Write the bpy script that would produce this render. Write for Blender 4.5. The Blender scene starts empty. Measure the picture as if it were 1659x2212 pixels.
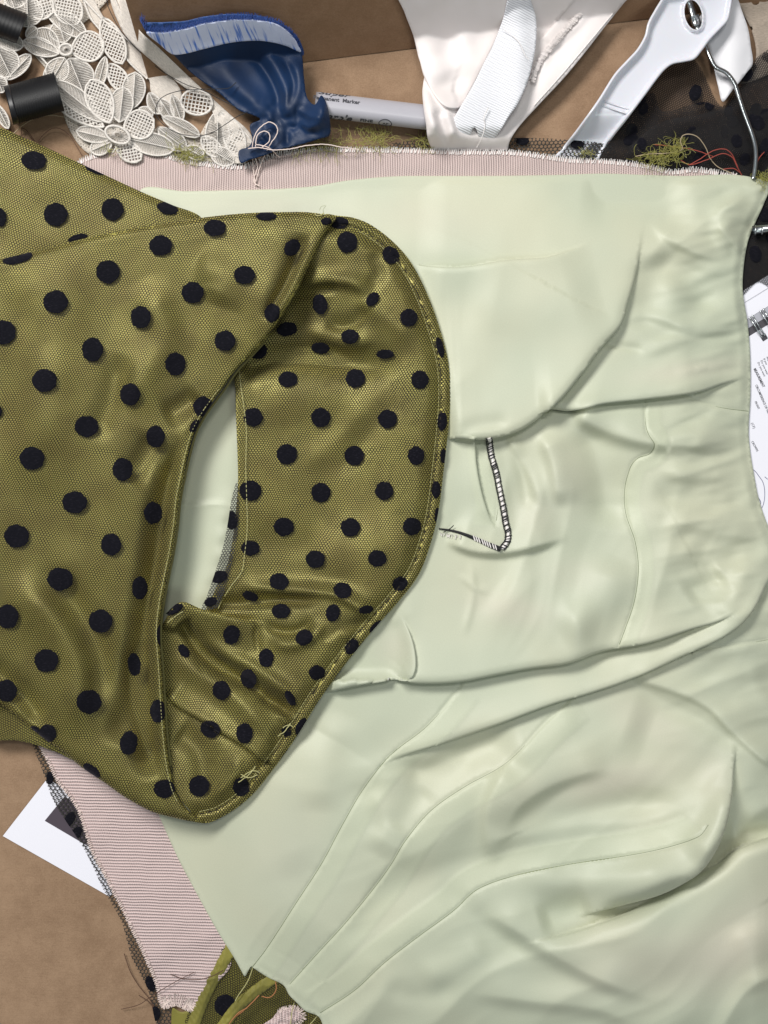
import bpy, math, random
import numpy as np
from mathutils import Vector
from mathutils.geometry import delaunay_2d_cdt
random.seed(7)
rng = np.random.default_rng(11)
PI = math.pi
S = 0.00022          # metres per photo unit (the photo is 1659 x 2212 units, about 36 cm wide)
H = 2400.0           # camera height in units
CX, CY = 829.5, 1106.0
AMB, KEY, FILL, TOPL = .20, 19.5, 3.6, 4.6
sc = bpy.context.scene
col = sc.collection

# ------------------------------------------------------------------ basics
def to_world(V):
    V = np.asarray(V, float)
    k = (H - V[:, 2]) / H
    return np.stack([(V[:, 0]-CX)*k*S, (CY-V[:, 1])*k*S, V[:, 2]*S], 1)

def tag(o, label=None, cat=None, group=None, kind=None):
    if label: o['label'] = label
    if cat: o['category'] = cat
    if group: o['group'] = group
    if kind: o['kind'] = kind
    return o

def thing(name, px, py, label, cat, group=None, z=0):
    o = bpy.data.objects.new(name, None)
    o.empty_display_size = 0.01
    w = to_world([(px, py, z)])[0]
    o.location = w
    col.objects.link(o)
    bpy.context.view_layer.update()
    return tag(o, label, cat, group)

class MB:
    def __init__(s): s.v = []; s.f = []; s.m = []; s.uv = []
    def add(s, verts, faces, mi=0):
        b = len(s.v)
        s.v.extend([tuple(p) for p in verts])
        s.f.extend([tuple(b+i for i in f) for f in faces]); s.m.extend([mi]*len(faces))
    def build(s, name, mats, parent=None, ang=0, smooth=True):
        return build(name, s.v, s.f, mats, parent, ang, s.m, smooth)
    def tube(s, pts, r, n=5, mi=0, cap=True):
        pts = np.asarray(pts, float)
        m = len(pts)
        if m < 2: return
        T = np.gradient(pts, axis=0)
        T /= (np.linalg.norm(T, axis=1)[:, None] + 1e-9)
        up = np.array([0, 0, 1.0]); 
        N = np.cross(T, up); ln = np.linalg.norm(N, axis=1)
        N[ln < 1e-3] = (1, 0, 0); N /= np.linalg.norm(N, axis=1)[:, None]
        B = np.cross(T, N)
        rr = np.broadcast_to(np.asarray(r, float), (m,))
        V = []
        for k in range(n):
            a = 2*PI*k/n
            V.append(pts + rr[:, None]*(math.cos(a)*N + math.sin(a)*B))
        V = np.stack(V, 1).reshape(-1, 3)
        F = []
        for i in range(m-1):
            for k in range(n):
                k2 = (k+1) % n
                F.append((i*n+k, i*n+k2, (i+1)*n+k2, (i+1)*n+k))
        if cap:
            F.append(tuple(range(n))); F.append(tuple((m-1)*n+k for k in reversed(range(n))))
        s.add(V, F, mi)

def build(name, V, F, mats, parent=None, ang=0, mi=None, smooth=True):
    V = np.asarray(V, float)
    W = to_world(V)
    if parent is not None:
        W = W - np.array(parent.matrix_world.translation)
    me = bpy.data.meshes.new(name)
    me.from_pydata(W.tolist(), [], [list(map(int, f)) for f in F])
    if not isinstance(mats, (list, tuple)): mats = [mats]
    for m in mats: me.materials.append(m)
    n = len(me.loops)
    li = np.empty(n, np.int32); me.loops.foreach_get('vertex_index', li)
    uvl = me.uv_layers.new(name='UVMap')
    ca, sa = math.cos(ang), math.sin(ang)
    u = (V[:, 0]*ca + V[:, 1]*sa)/100; v = (-V[:, 0]*sa + V[:, 1]*ca)/100
    uv = np.stack([u[li], v[li]], 1).astype(np.float32).ravel()
    uvl.data.foreach_set('uv', uv)
    if mi is not None and len(mats) > 1: me.polygons.foreach_set('material_index', np.asarray(mi, np.int32))
    me.polygons.foreach_set('use_smooth', np.full(len(me.polygons), smooth))
    me.update()
    o = bpy.data.objects.new(name, me)
    if parent is not None:
        o.parent = parent
    col.objects.link(o)
    return o

def cr(P, step=6.0, closed=False):
    """smooth curve through points, resampled"""
    P = np.asarray(P, float)
    n = len(P)
    if n < 3 and not closed:
        L = np.linalg.norm(P[-1]-P[0]); k = max(2, int(L/step)+1)
        return P[0] + (P[-1]-P[0])*np.linspace(0, 1, k)[:, None]
    out = []
    rngi = range(n) if closed else range(n-1)
    for i in rngi:
        if closed: p0, p1, p2, p3 = P[(i-1) % n], P[i], P[(i+1) % n], P[(i+2) % n]
        else: p0, p1, p2, p3 = P[max(i-1, 0)], P[i], P[i+1], P[min(i+2, n-1)]
        L = np.linalg.norm((p2-p1)[:2]); k = max(1, int(round(L/step)))
        # centripetal-ish
        for j in range(k):
            t = j/k
            d1 = max(np.linalg.norm(p1-p0), 1e-3); d2 = max(np.linalg.norm(p2-p1), 1e-3); d3 = max(np.linalg.norm(p3-p2), 1e-3)
            m1 = (p2-p1) if d1 <= 1e-3 else ((p2-p0)/(d1+d2))*d2
            m2 = (p2-p1) if d3 <= 1e-3 else ((p3-p1)/(d2+d3))*d2
            out.append((2*t**3-3*t**2+1)*p1 + (t**3-2*t**2+t)*m1 + (-2*t**3+3*t**2)*p2 + (t**3-t**2)*m2)
    if not closed: out.append(P[-1])
    return np.array(out)

def sdist(X, Y, poly, vec=False):
    """signed distance (positive = right hand when walking, y down) and arclength 0..1"""
    poly = np.asarray(poly, float)[:, :2]
    BX = np.zeros(X.shape); BY = np.zeros(X.shape)
    best = np.full(X.shape, 1e18); sg = np.zeros(X.shape); tt = np.zeros(X.shape)
    seg = np.diff(poly, axis=0); L = np.hypot(seg[:, 0], seg[:, 1]); cum = np.concatenate([[0], np.cumsum(L)]); tot = cum[-1]
    for i in range(len(seg)):
        if L[i] < 1e-9: continue
        dx, dy = seg[i]
        ax = X-poly[i, 0]; ay = Y-poly[i, 1]
        t = np.clip((ax*dx+ay*dy)/(L[i]**2), 0, 1)
        ex = ax-t*dx; ey = ay-t*dy
        d2 = ex*ex+ey*ey
        m = d2 < best
        best = np.where(m, d2, best)
        if vec: BX = np.where(m, ex, BX); BY = np.where(m, ey, BY)
        sg = np.where(m, np.sign(dx*ay-dy*ax), sg)
        tt = np.where(m, (cum[i]+t*L[i])/tot, tt)
    if vec: return np.sqrt(best)*sg, tt, tot, BX, BY
    return np.sqrt(best)*sg, tt, tot

def inside(X, Y, poly):
    poly = np.asarray(poly, float)[:, :2]
    r = np.zeros(X.shape, bool)
    n = len(poly)
    for i in range(n):
        x0, y0 = poly[i]; x1, y1 = poly[(i+1) % n]
        if y0 == y1: continue
        c = ((y0 > Y) != (y1 > Y)) & (X < (x1-x0)*(Y-y0)/(y1-y0)+x0)
        r ^= c
    return r

def ss(x): x = np.clip(x, 0, 1); return x*x*(3-2*x)

_nz = {}
def noise(X, Y, scale, seed=0):
    if seed not in _nz: _nz[seed] = np.random.default_rng(100+seed).uniform(-1, 1, (128, 128))
    G = _nz[seed]
    x = X/scale+500.3; y = Y/scale+500.7
    xi = np.floor(x).astype(int); yi = np.floor(y).astype(int); fx = ss(x-xi); fy = ss(y-yi)
    g = lambda a, b: G[a % 128, b % 128]
    return (g(xi, yi)*(1-fx)+g(xi+1, yi)*fx)*(1-fy)+(g(xi, yi+1)*(1-fx)+g(xi+1, yi+1)*fx)*fy

def offset(poly, d):
    poly = np.asarray(poly, float)
    T = np.gradient(poly[:, :2], axis=0); T /= (np.linalg.norm(T, axis=1)[:, None]+1e-9)
    N = np.stack([-T[:, 1], T[:, 0]], 1)   # right hand in y-down
    out = poly.copy(); out[:, :2] += N*d
    return out

SEAMS = []
class Feat:
    amp = False
    """height features; each returns contribution at X,Y"""
    def __init__(s): s.fs = []; s.lines = []; s.under = []; s.al = []
    def cull(s, c, R, fn):
        x0, y0 = c[:, :2].min(0)-R; x1, y1 = c[:, :2].max(0)+R
        def g(X, Y):
            m = (X > x0) & (X < x1) & (Y > y0) & (Y < y1)
            out = np.zeros_like(X, dtype=float)
            if m.any(): out[m] = fn(X[m], Y[m])
            return out
        s.fs.append(g)
    def displace(s, V):
        """pull the cloth just outside each lip back underneath it, so the lip really overhangs"""
        for c, side, U, ta, tb, steep in s.under:
            x0, y0 = c[:, :2].min(0)-110; x1, y1 = c[:, :2].max(0)+110
            m = np.where((V[:, 0] > x0) & (V[:, 0] < x1) & (V[:, 1] > y0) & (V[:, 1] < y1))[0]
            d, t, L, ex, ey = sdist(V[m, 0], V[m, 1], c, True); d = d*side
            k = U*s.env(t, ta, tb)*np.exp(np.minimum(d, 0)/26)*ss((-d)/steep)*(d < 0)/np.maximum(np.abs(d), .5)
            V[m, 0] -= ex*k; V[m, 1] -= ey*k
    def env(s, t, a, b): 
        e = np.ones_like(t)
        if a > 0: e = e*ss(t/a)
        if b > 0: e = e*ss((1-t)/b)
        return e
    def lip(s, pts, h, wh, side=1, ta=.15, tb=.15, dip=0, wl=14, rnd=9, steep=3.0, nose=.22, under=None):
        c = cr(pts, 8)
        def f(X, Y):
            d, t, L = sdist(X, Y, c); d = d*side
            e = s.env(t, ta, tb)
            hi = np.exp(-(np.maximum(d, 0)/wh)**1.4)*(1-nose*np.clip(1-d/rnd, 0, 1)**2)
            lo = (1-nose)*ss(1+d/steep) - (dip/max(h, .01))*np.exp(np.minimum(d, 0)/wl)*ss(-d/steep)
            return h*e*np.where(d >= 0, hi, lo)
        s.cull(c, max(3.2*wh, 5*wl)+10, f)
        s.under.append((c, side, min(14, h*.42) if under is None else under, ta, tb, steep))
        for o in (0, -steep, rnd*.35, rnd): s.lines.append(offset(c, o*side))
        return s
    def ridge(s, pts, h, w, w2=None, ta=.25, tb=.25, sharp=False, power=2.0):
        c = cr(pts, 10); w2 = w2 or w
        if s.amp: h = h*(1.5 if max(w, w2) >= 28 else .85 if max(w, w2) >= 18 else .6); w *= 1.2; w2 *= 1.2
        if sharp: power = 1.15
        def f(X, Y):
            d, t, L = sdist(X, Y, c)
            ww = np.where(d > 0, w, w2)
            return h*s.env(t, ta, tb)*np.exp(-(np.abs(d)/ww)**power)
        s.cull(c, (2.6 if not sharp else 5)*max(w, w2)+5, f)
        if sharp or w < 8: s.lines.append(c)
        return s
    def seam(s, pts, h=-3.0, w=2.6, step=1.0, side=1, wide=46, pucker=.6):
        c = cr(pts, 8); SEAMS.append(c); step *= .6
        def f(X, Y):
            d, t, L = sdist(X, Y, c); e = s.env(t, .01, .01)
            ds = d*side
            p = pucker*np.sin(t*L/8.5+3*np.sin(t*L/41))*np.exp(-np.abs(d)/9)
            allow = step*ss(ds/3)*(1-ss((ds-wide)/5))
            return e*(h*np.exp(-(d/w)**2)+p+allow)
        s.cull(c, wide+12, f)
        if wide > 25:
            x0, y0 = c.min(0)-wide-12; x1, y1 = c.max(0)+wide+12
            def g(X, Y):
                out = np.zeros_like(X); m = (X > x0) & (X < x1) & (Y > y0) & (Y < y1)
                d, t, L = sdist(X[m], Y[m], c); ds = d*side
                out[m] = s.env(t, .06, .02)*ss(ds/2+.5)*(1-ss((ds-wide)/5)); return out
            s.al.append(g)
        for o in (0, 3.5, -3.5): s.lines.append(offset(c, o))
        if step: s.lines.append(offset(c, side*(wide))); s.lines.append(offset(c, side*(wide+5)))
        return s
    def bump(s, x, y, rx, ry, h, ang=0):
        a = math.radians(ang)
        def f(X, Y):
            u = (X-x)*math.cos(a)+(Y-y)*math.sin(a); v = -(X-x)*math.sin(a)+(Y-y)*math.cos(a)
            return h*np.exp(-((u/rx)**2+(v/ry)**2))
        s.fs.append(f); return s
    def __call__(s, X, Y):
        z = np.zeros_like(X)
        for f in s.fs: z = z+f(X, Y)
        return z

def sheet(name, outline, zf, mat, parent=None, step=6, lines=(), skirt=5, ang=0, smooth_outline=True, holes=(), jitter=.25, dots=None, dotmat=None, dot_lift=1.2, sk_in=0.0, feat=None, attrs=None):
    oc = cr(outline, step, closed=True) if smooth_outline else densify(outline, step)
    x0, y0 = oc.min(0)[:2]; x1, y1 = oc.max(0)[:2]
    gx, gy = np.meshgrid(np.arange(x0, x1, step), np.arange(y0, y1, step*.87))
    gx = gx + (np.arange(gx.shape[0]) % 2)[:, None]*step*.5
    gx = gx + rng.uniform(-jitter, jitter, gx.shape)*step*.6; gy = gy + rng.uniform(-jitter, jitter, gy.shape)*step*.6
    X, Y = gx.ravel(), gy.ravel()
    m = inside(X, Y, oc); X, Y = X[m], Y[m]
    ocl = np.vstack([oc, oc[:1]])
    m = np.ones(len(X), bool)
    for q in oc[:, :2]:
        i = np.where((np.abs(X-q[0]) < step) & (np.abs(Y-q[1]) < step))[0]
        if len(i): m[i[(X[i]-q[0])**2+(Y[i]-q[1])**2 < (step*.6)**2]] = False
    X, Y = X[m], Y[m]
    lines = [np.asarray(l)[:, :2] for l in lines]
    for l in lines:
        bx0, by0 = l.min(0)-step; bx1, by1 = l.max(0)+step
        near = (X > bx0) & (X < bx1) & (Y > by0) & (Y < by1)
        if near.any():
            dd = np.abs(sdist(X[near], Y[near], l)[0])
            k = np.ones(len(X), bool); idx = np.where(near)[0]; k[idx[dd < step*.7]] = False
            X, Y = X[k], Y[k]
    pts = [Vector((float(a), float(b))) for a, b in zip(X, Y)]
    edges = []
    b = len(pts)
    pts += [Vector((float(a), float(c))) for a, c in oc[:, :2]]; n = len(oc)
    edges += [(b+i, b+(i+1) % n) for i in range(n)]
    hs = []
    for h in holes:
        hc = cr(h, step, closed=True); hs.append(hc)
        b = len(pts); pts += [Vector((float(a), float(c))) for a, c in hc[:, :2]]
        edges += [(b+i, b+(i+1) % len(hc)) for i in range(len(hc))]
    for l in lines:
        ins = inside(l[:, 0], l[:, 1], oc) 
        b = len(pts); pts += [Vector((float(a), float(c))) for a, c in l]
        for i in range(len(l)-1):
            if ins[i] and ins[i+1]: edges.append((b+i, b+i+1))
    r = delaunay_2d_cdt(pts, edges, [], 0, 1e-3)
    V = np.array([(p.x, p.y) for p in r[0]]); F = np.array([f for f in r[2] if len(f) == 3])
    c = V[F].mean(1); keep = inside(c[:, 0], c[:, 1], oc)
    for hc in hs: keep &= ~inside(c[:, 0], c[:, 1], hc)
    F = F[keep]
    # orientation: y down -> want normals up after the flip
    a, b_, c_ = V[F[:, 0]], V[F[:, 1]], V[F[:, 2]]
    cr_ = (b_[:, 0]-a[:, 0])*(c_[:, 1]-a[:, 1])-(b_[:, 1]-a[:, 1])*(c_[:, 0]-a[:, 0])
    F = np.where((cr_ > 0)[:, None], F[:, [0, 2, 1]], F)
    used = np.unique(F); mp = -np.ones(len(V), int); mp[used] = np.arange(len(used)); V = V[used]; F = mp[F]
    Z = zf(V[:, 0], V[:, 1])
    AT = {k: f(V[:, 0], V[:, 1]) for k, f in (attrs or {}).items()}; nb = len(V)
    if feat is not None:
        V = V.copy(); feat.displace(V)
    V3 = np.column_stack([V, Z]); F = F.tolist()
    if skirt:
        # boundary edges
        from collections import Counter
        E = {}
        for f in F:
            for i in range(3):
                e = (f[i], f[(i+1) % 3]); k = (min(e), max(e))
                if k in E: E[k] = None
                else: E[k] = e
        bd = [e for e in E.values() if e]
        vs = sorted({i for e in bd for i in e}); base = len(V3)
        mp2 = {v: base+i for i, v in enumerate(vs)}
        low = V3[vs].copy(); low[:, 2] -= skirt
        if sk_in:
            cen = V3[:, :2].mean(0); low[:, :2] += (cen-low[:, :2])*sk_in
        V3 = np.vstack([V3, low])
        for e in bd: F.append([e[1], e[0], mp2[e[0]], mp2[e[1]]])
    mi = [0]*len(F)
    mats = [mat]
    if dots:
        mats = [mat, dotmat]
        mb = MB()
        for dt in dots: dot_mesh(mb, dt, zf, ocl, dot_lift)
        base = len(V3); V3 = np.vstack([V3, np.array(mb.v)]); F += [tuple(base+i for i in f) for f in mb.f]; mi += [1]*len(mb.f)
    o = build(name, V3, F, mats, parent, ang, mi)
    for k, a in AT.items():
        full = np.zeros(len(V3), np.float32); full[:nb] = a
        if skirt: full[nb:nb+len(vs)] = a[vs]
        at = o.data.attributes.new(k, 'FLOAT', 'POINT'); at.data.foreach_set('value', full)
    return o

def densify(P, step):
    P = np.asarray(P, float); out = []
    for i in range(len(P)):
        a, b = P[i], P[(i+1) % len(P)]; k = max(1, int(np.linalg.norm((b-a)[:2])/step))
        for j in range(k): out.append(a+(b-a)*j/k)
    return np.array(out)

def dot_mesh(mb, dt, zf, ocl, lift):
    cx, cy, rx = dt[:3]; ry = dt[3] if len(dt) > 3 else rx; a = math.radians(dt[4]) if len(dt) > 4 else 0
    n = 30
    rings = []
    ph = random.uniform(0, 6)
    for k, (fr, up) in enumerate(((0.0, 1.0), (.5, .95), (.85, .8), (1.0, 0.0))):
        th = np.arange(n)*2*PI/n
        w = 1+.022*np.sin(5*th+ph)+.02*np.sin(9*th+2*ph)+rng.uniform(-.02, .02, n)
        u = rx*fr*w*np.cos(th); v = ry*fr*w*np.sin(th)
        x = cx+u*math.cos(a)-v*math.sin(a); y = cy+u*math.sin(a)+v*math.cos(a)
        if k == 0: x, y = x[:1], y[:1]
        # clip to the sheet
        ins = inside(x, y, ocl)
        if not ins.all():
            P = ocl[:-1, :2]
            for i in np.where(~ins)[0]:
                j = np.argmin((P[:, 0]-x[i])**2+(P[:, 1]-y[i])**2); x[i], y[i] = P[j]
        z = zf(x, y)+lift*up+.7
        if fr > 0: z = z + rng.uniform(-.25, .25, len(x))*up
        rings.append(np.column_stack([x, y, z]))
    V = np.vstack(rings); F = []
    for i in range(n): F.append((0, 1+(i+1) % n, 1+i))
    for k in range(2):
        o = 1+k*n
        for i in range(n): j = (i+1) % n; F.append((o+i, o+j, o+n+j, o+n+i))
    mb.add(V, F)

# ------------------------------------------------------------------ materials
def mat(name, color, rough=.6, spec=.4, sheen=0, **kw):
    m = bpy.data.materials.new(name); m.use_nodes = True
    nt = m.node_tree; b = nt.nodes['Principled BSDF']
    b.inputs['Base Color'].default_value = (*color, 1); b.inputs['Roughness'].default_value = rough
    b.inputs['Specular IOR Level'].default_value = spec; b.inputs['Sheen Weight'].default_value = sheen
    b.inputs['Sheen Roughness'].default_value = .4
    for k, v in kw.items(): b.inputs[k.replace('_', ' ')].default_value = v
    return m, nt, b

def N(nt, t, **kw):
    n = nt.nodes.new(t)
    for k, v in kw.items():
        if k in n.bl_rna.properties: setattr(n, k, v)
        else: n.inputs[k].default_value = v
    return n
def math_(nt, op, a, b=None, c=None, clamp=False):
    n = nt.nodes.new('ShaderNodeMath'); n.operation = op; n.use_clamp = clamp
    for i, x in enumerate((a, b, c)):
        if x is None: continue
        if isinstance(x, (int, float)): n.inputs[i].default_value = x
        else: nt.links.new(x, n.inputs[i])
    return n.outputs[0]
def mixc(nt, fac, a, b):
    n = nt.nodes.new('ShaderNodeMix'); n.data_type = 'RGBA'
    for i, x in ((0, fac), (6, a), (7, b)):
        if isinstance(x, (int, float)): n.inputs[i].default_value = x
        elif isinstance(x, tuple): n.inputs[i].default_value = (*x, 1)
        else: nt.links.new(x, n.inputs[i])
    return n.outputs[2]
def uvs(nt):
    t = nt.nodes.new('ShaderNodeTexCoord'); s = nt.nodes.new('ShaderNodeSeparateXYZ'); nt.links.new(t.outputs['UV'], s.inputs[0])
    return t.outputs['UV'], s.outputs[0], s.outputs[1]
def tex_noise(nt, vec, scale, detail=3, rough=.55):
    n = nt.nodes.new('ShaderNodeTexNoise'); n.inputs['Scale'].default_value = scale; n.inputs['Detail'].default_value = detail; n.inputs['Roughness'].default_value = rough
    if vec is not None: nt.links.new(vec, n.inputs['Vector'])
    return n.outputs['Fac']
def ramp(nt, x, a, b, lo=0, hi=1, smooth=True):
    n = nt.nodes.new('ShaderNodeMapRange'); n.inputs[1].default_value = a; n.inputs[2].default_value = b; n.inputs[3].default_value = lo; n.inputs[4].default_value = hi
    if smooth: n.interpolation_type = 'SMOOTHSTEP'
    nt.links.new(x, n.inputs[0]); return n.outputs[0]
def bump(nt, b, h, strength=.5, dist=.0005):
    n = nt.nodes.new('ShaderNodeBump'); n.inputs['Strength'].default_value = strength; n.inputs['Distance'].default_value = dist
    nt.links.new(h, n.inputs['Height']); nt.links.new(n.outputs[0], b.inputs['Normal'])

# UV unit = 100 photo units = 22 mm
def hexfield(nt, u, v, pitch):
    """sum of three cosines: 3 in a hexagon's centre, -1.5 at its corners"""
    k = 2*PI/(pitch/100*math.sqrt(3)/2)
    tot = None
    for a in (90, 210, 330):
        ca, sa = math.cos(math.radians(a)), math.sin(math.radians(a))
        d = math_(nt, 'ADD', math_(nt, 'MULTIPLY', u, ca*k), math_(nt, 'MULTIPLY', v, sa*k))
        c = math_(nt, 'COSINE', d)
        tot = c if tot is None else math_(nt, 'ADD', tot, c)
    return tot

def net_material(name, pitch=5.7, lo=-.35, hi=.55, color=(.012, .013, .008), stretch=.86, maxa=1.0):
    m, nt, b = mat(name, color, .75, .25)
    uv, u, v = uvs(nt)
    # slight waviness of the mesh
    n1 = tex_noise(nt, uv, 1.3, 2); n2 = tex_noise(nt, uv, 1.7, 2)
    u2 = math_(nt, 'ADD', u, math_(nt, 'MULTIPLY', n1, .16)); v2 = math_(nt, 'ADD', math_(nt, 'MULTIPLY', v, 1/stretch), math_(nt, 'MULTIPLY', n2, .16))
    f = hexfield(nt, u2, v2, pitch)
    alpha = ramp(nt, f, lo, hi, maxa, 0)
    nt.links.new(alpha, b.inputs['Alpha'])
    return m
M = {}
M['net'] = net_material('black_tulle_net', lo=-1.0, hi=.25, color=(.022, .017, .009))
M['net_big'] = net_material('wide_black_tulle', pitch=9.0, lo=-1.0, hi=-.2, color=(.03, .028, .025))
M['net_dense'] = net_material('dense_black_tulle', pitch=5, lo=-.2, hi=1.6, color=(.012, .011, .012), maxa=.76)

def satin(name, color, color2=None, rough=.4, spec=.5, sheen=.15, fine=.3, patch=1.1, weave=60, aniso=.0, tr=0):
    m, nt, b = mat(name, color, rough, spec, sheen)
    uv, u, v = uvs(nt)
    if color2:
        nt.links.new(mixc(nt, ramp(nt, tex_noise(nt, uv, patch, 2), .35, .68), color, color2), b.inputs['Base Color'])
    # woven threads, fine
    mp = nt.nodes.new('ShaderNodeMapping'); mp.inputs['Scale'].default_value = (14, 70, 1); nt.links.new(uv, mp.inputs[0])
    g = tex_noise(nt, mp.outputs[0], 1.0, 3, .7)
    g2 = tex_noise(nt, uv, weave, 2, .8)
    h = math_(nt, 'ADD', g, math_(nt, 'MULTIPLY', g2, .6))
    bump(nt, b, h, fine, .00012)
    r = ramp(nt, g2, .2, .8, rough-.07, rough+.1); nt.links.new(r, b.inputs['Roughness'])
    if tr: b.inputs['Subsurface Weight'].default_value = tr; b.inputs['Subsurface Radius'].default_value = (.004, .004, .002); b.inputs['Subsurface Scale'].default_value = .5
    return m
M['lining'] = satin('pale_green_lining_satin', (.50, .535, .375), None, rough=.49, spec=.5, sheen=.3)
def lining_colour():
    nt = M['lining'].node_tree; b = nt.nodes['Principled BSDF']
    a1 = nt.nodes.new('ShaderNodeAttribute'); a1.attribute_name = 'layers'; a2 = nt.nodes.new('ShaderNodeAttribute'); a2.attribute_name = 'warm'
    uv, u, v = uvs(nt)
    base = mixc(nt, ramp(nt, tex_noise(nt, uv, .28, 2), .35, .7), (.475, .505, .385), (.535, .54, .405))
    c = mixc(nt, math_(nt, 'MULTIPLY', a2.outputs['Fac'], .7), base, (.575, .53, .43))
    c = mixc(nt, math_(nt, 'MULTIPLY', a1.outputs['Fac'], .38), c, (.53, .565, .41))
    g = ramp(nt, tex_noise(nt, uv, 38, 3, .75), .3, .7, .955, 1.03)
    vm = nt.nodes.new('ShaderNodeVectorMath'); vm.operation = 'SCALE'; nt.links.new(c, vm.inputs[0]); nt.links.new(g, vm.inputs['Scale'])
    nt.links.new(vm.outputs[0], b.inputs['Base Color'])
    b.inputs['Sheen Roughness'].default_value = .3
lining_colour()
M['olive'] = satin('olive_satin', (.47, .42, .105), (.38, .325, .08), rough=.44, spec=.5, sheen=.1, fine=.5)
M['olive'].node_tree.nodes['Principled BSDF'].inputs['Metallic'].default_value = .25
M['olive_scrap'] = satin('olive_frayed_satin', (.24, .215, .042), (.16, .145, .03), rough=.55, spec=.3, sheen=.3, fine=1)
M['navy'] = satin('navy_blue_satin', (.003, .015, .05), (.003, .022, .075), rough=.5, spec=.3, sheen=.15, fine=.4)
M['blue_stripe'] = satin('light_blue_stripe_weave', (.42, .50, .88), None, rough=.45, spec=.4, fine=.8)
_nt = M['blue_stripe'].node_tree; _uv, _u, _v = uvs(_nt); _mp = _nt.nodes.new('ShaderNodeMapping'); _mp.inputs['Scale'].default_value = (1.3, 13, 1); _nt.links.new(_uv, _mp.inputs[0])
_nt.links.new(mixc(_nt, ramp(_nt, tex_noise(_nt, _mp.outputs[0], 1, 2), .52, .68), (.74, .79, 1.0), (.08, .22, .72)), _nt.nodes['Principled BSDF'].inputs['Base Color'])
M['cream'] = satin('cream_satin', (.74, .68, .66), (.78, .72, .71), rough=.45, spec=.35, sheen=.1)

def flock():
    m, nt, b = mat('black_flocked_velvet', (.008, .008, .012), .9, .12, .16)
    uv, u, v = uvs(nt)
    mp = nt.nodes.new('ShaderNodeMapping'); mp.inputs['Scale'].default_value = (9, 28, 1); mp.inputs['Rotation'].default_value = (0, 0, 1.2); nt.links.new(uv, mp.inputs[0])
    n = tex_noise(nt, mp.outputs[0], 1.5, 4, .7)
    nt.links.new(mixc(nt, ramp(nt, n, .5, .75), (.004, .004, .007), (.022, .020, .028)), b.inputs['Base Color'])
    b.inputs['Sheen Tint'].default_value = (.6, .55, .7, 1)
    bump(nt, b, n, .8, .0003)
    return m
M['flock'] = flock()

def ribbed(name, dark, light, pu, pv, rough=.7, strength=.7, spec=.25):
    """weave with ribs along v (period pu across) and thread crossings pv"""
    m, nt, b = mat(name, light, rough, spec, .1)
    uv, u, v = uvs(nt)
    w = tex_noise(nt, uv, 1.5, 2)
    u = math_(nt, 'ADD', u, math_(nt, 'MULTIPLY', w, .06))
    a = math_(nt, 'SINE', math_(nt, 'MULTIPLY', u, 2*PI*100/pu))
    row = math_(nt, 'MULTIPLY', math_(nt, 'FLOOR', math_(nt, 'MULTIPLY', u, 100/pu)), PI)
    c = math_(nt, 'SINE', math_(nt, 'ADD', math_(nt, 'MULTIPLY', v, 2*PI*100/pv), row))
    h = math_(nt, 'ADD', a, math_(nt, 'MULTIPLY', c, .35))
    n = tex_noise(nt, uv, 25, 3, .7)
    h2 = math_(nt, 'ADD', h, math_(nt, 'MULTIPLY', n, .8))
    nt.links.new(mixc(nt, ramp(nt, h2, -.8, 1.1), dark, light), b.inputs['Base Color'])
    bump(nt, b, h, strength, .0004)
    return m
M['pink'] = ribbed('pink_ribbed_interfacing', (.50, .38, .36), (.70, .565, .535), 5.2, 4.6)
M['pink_low'] = ribbed('pink_ribbed_twill', (.52, .385, .37), (.73, .58, .56), 6.4, 5.0)
M['grosgrain'] = ribbed('white_grosgrain_weave', (.70, .70, .74), (.85, .85, .89), 5.0, 40, .5, .5)
M['pinkthread'] = mat('pale_pink_thread', (.74, .61, .56), .8, .2, .3)[0]
M['whitethread'] = mat('white_thread', (.85, .80, .78), .7, .2, .3)[0]
M['goldthread'] = mat('yellow_green_thread', (.48, .45, .20), .6, .3, .2)[0]
M['greenthread'] = mat('dull_green_thread', (.34, .37, .22), .7, .3)[0]
M['seam_shade'] = mat('grey_green_seam_shade', (.20, .23, .14), .8, .2)[0]  # dark colour standing in for shade along the lining seams
M['blackthread'] = mat('black_thread', (.012, .012, .014), .6, .3, .2)[0]
M['brownthread'] = mat('brown_thread', (.10, .05, .035), .7, .3)[0]
M['redthread'] = mat('red_thread', (.36, .07, .05), .7, .3)[0]
M['tanthread'] = mat('tan_thread', (.42, .33, .22), .7, .3)[0]
M['bluethread'] = mat('blue_fibre', (.008, .04, .20), .6, .3, .3)[0]
M['olivefibre'] = mat('olive_fibre', (.36, .34, .08), .8, .2, .3)[0]
M['plastic'] = mat('white_hanger_plastic', (.64, .645, .70), .2, .5, 0, Subsurface_Weight=.1, Subsurface_Scale=.002)[0]
M['metal'] = mat('zinc_wire', (.50, .53, .54), .28, .5, 0, Metallic=1.0)[0]
M['blackplastic'] = mat('black_plastic', (.008, .008, .010), .4, .4)[0]

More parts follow.
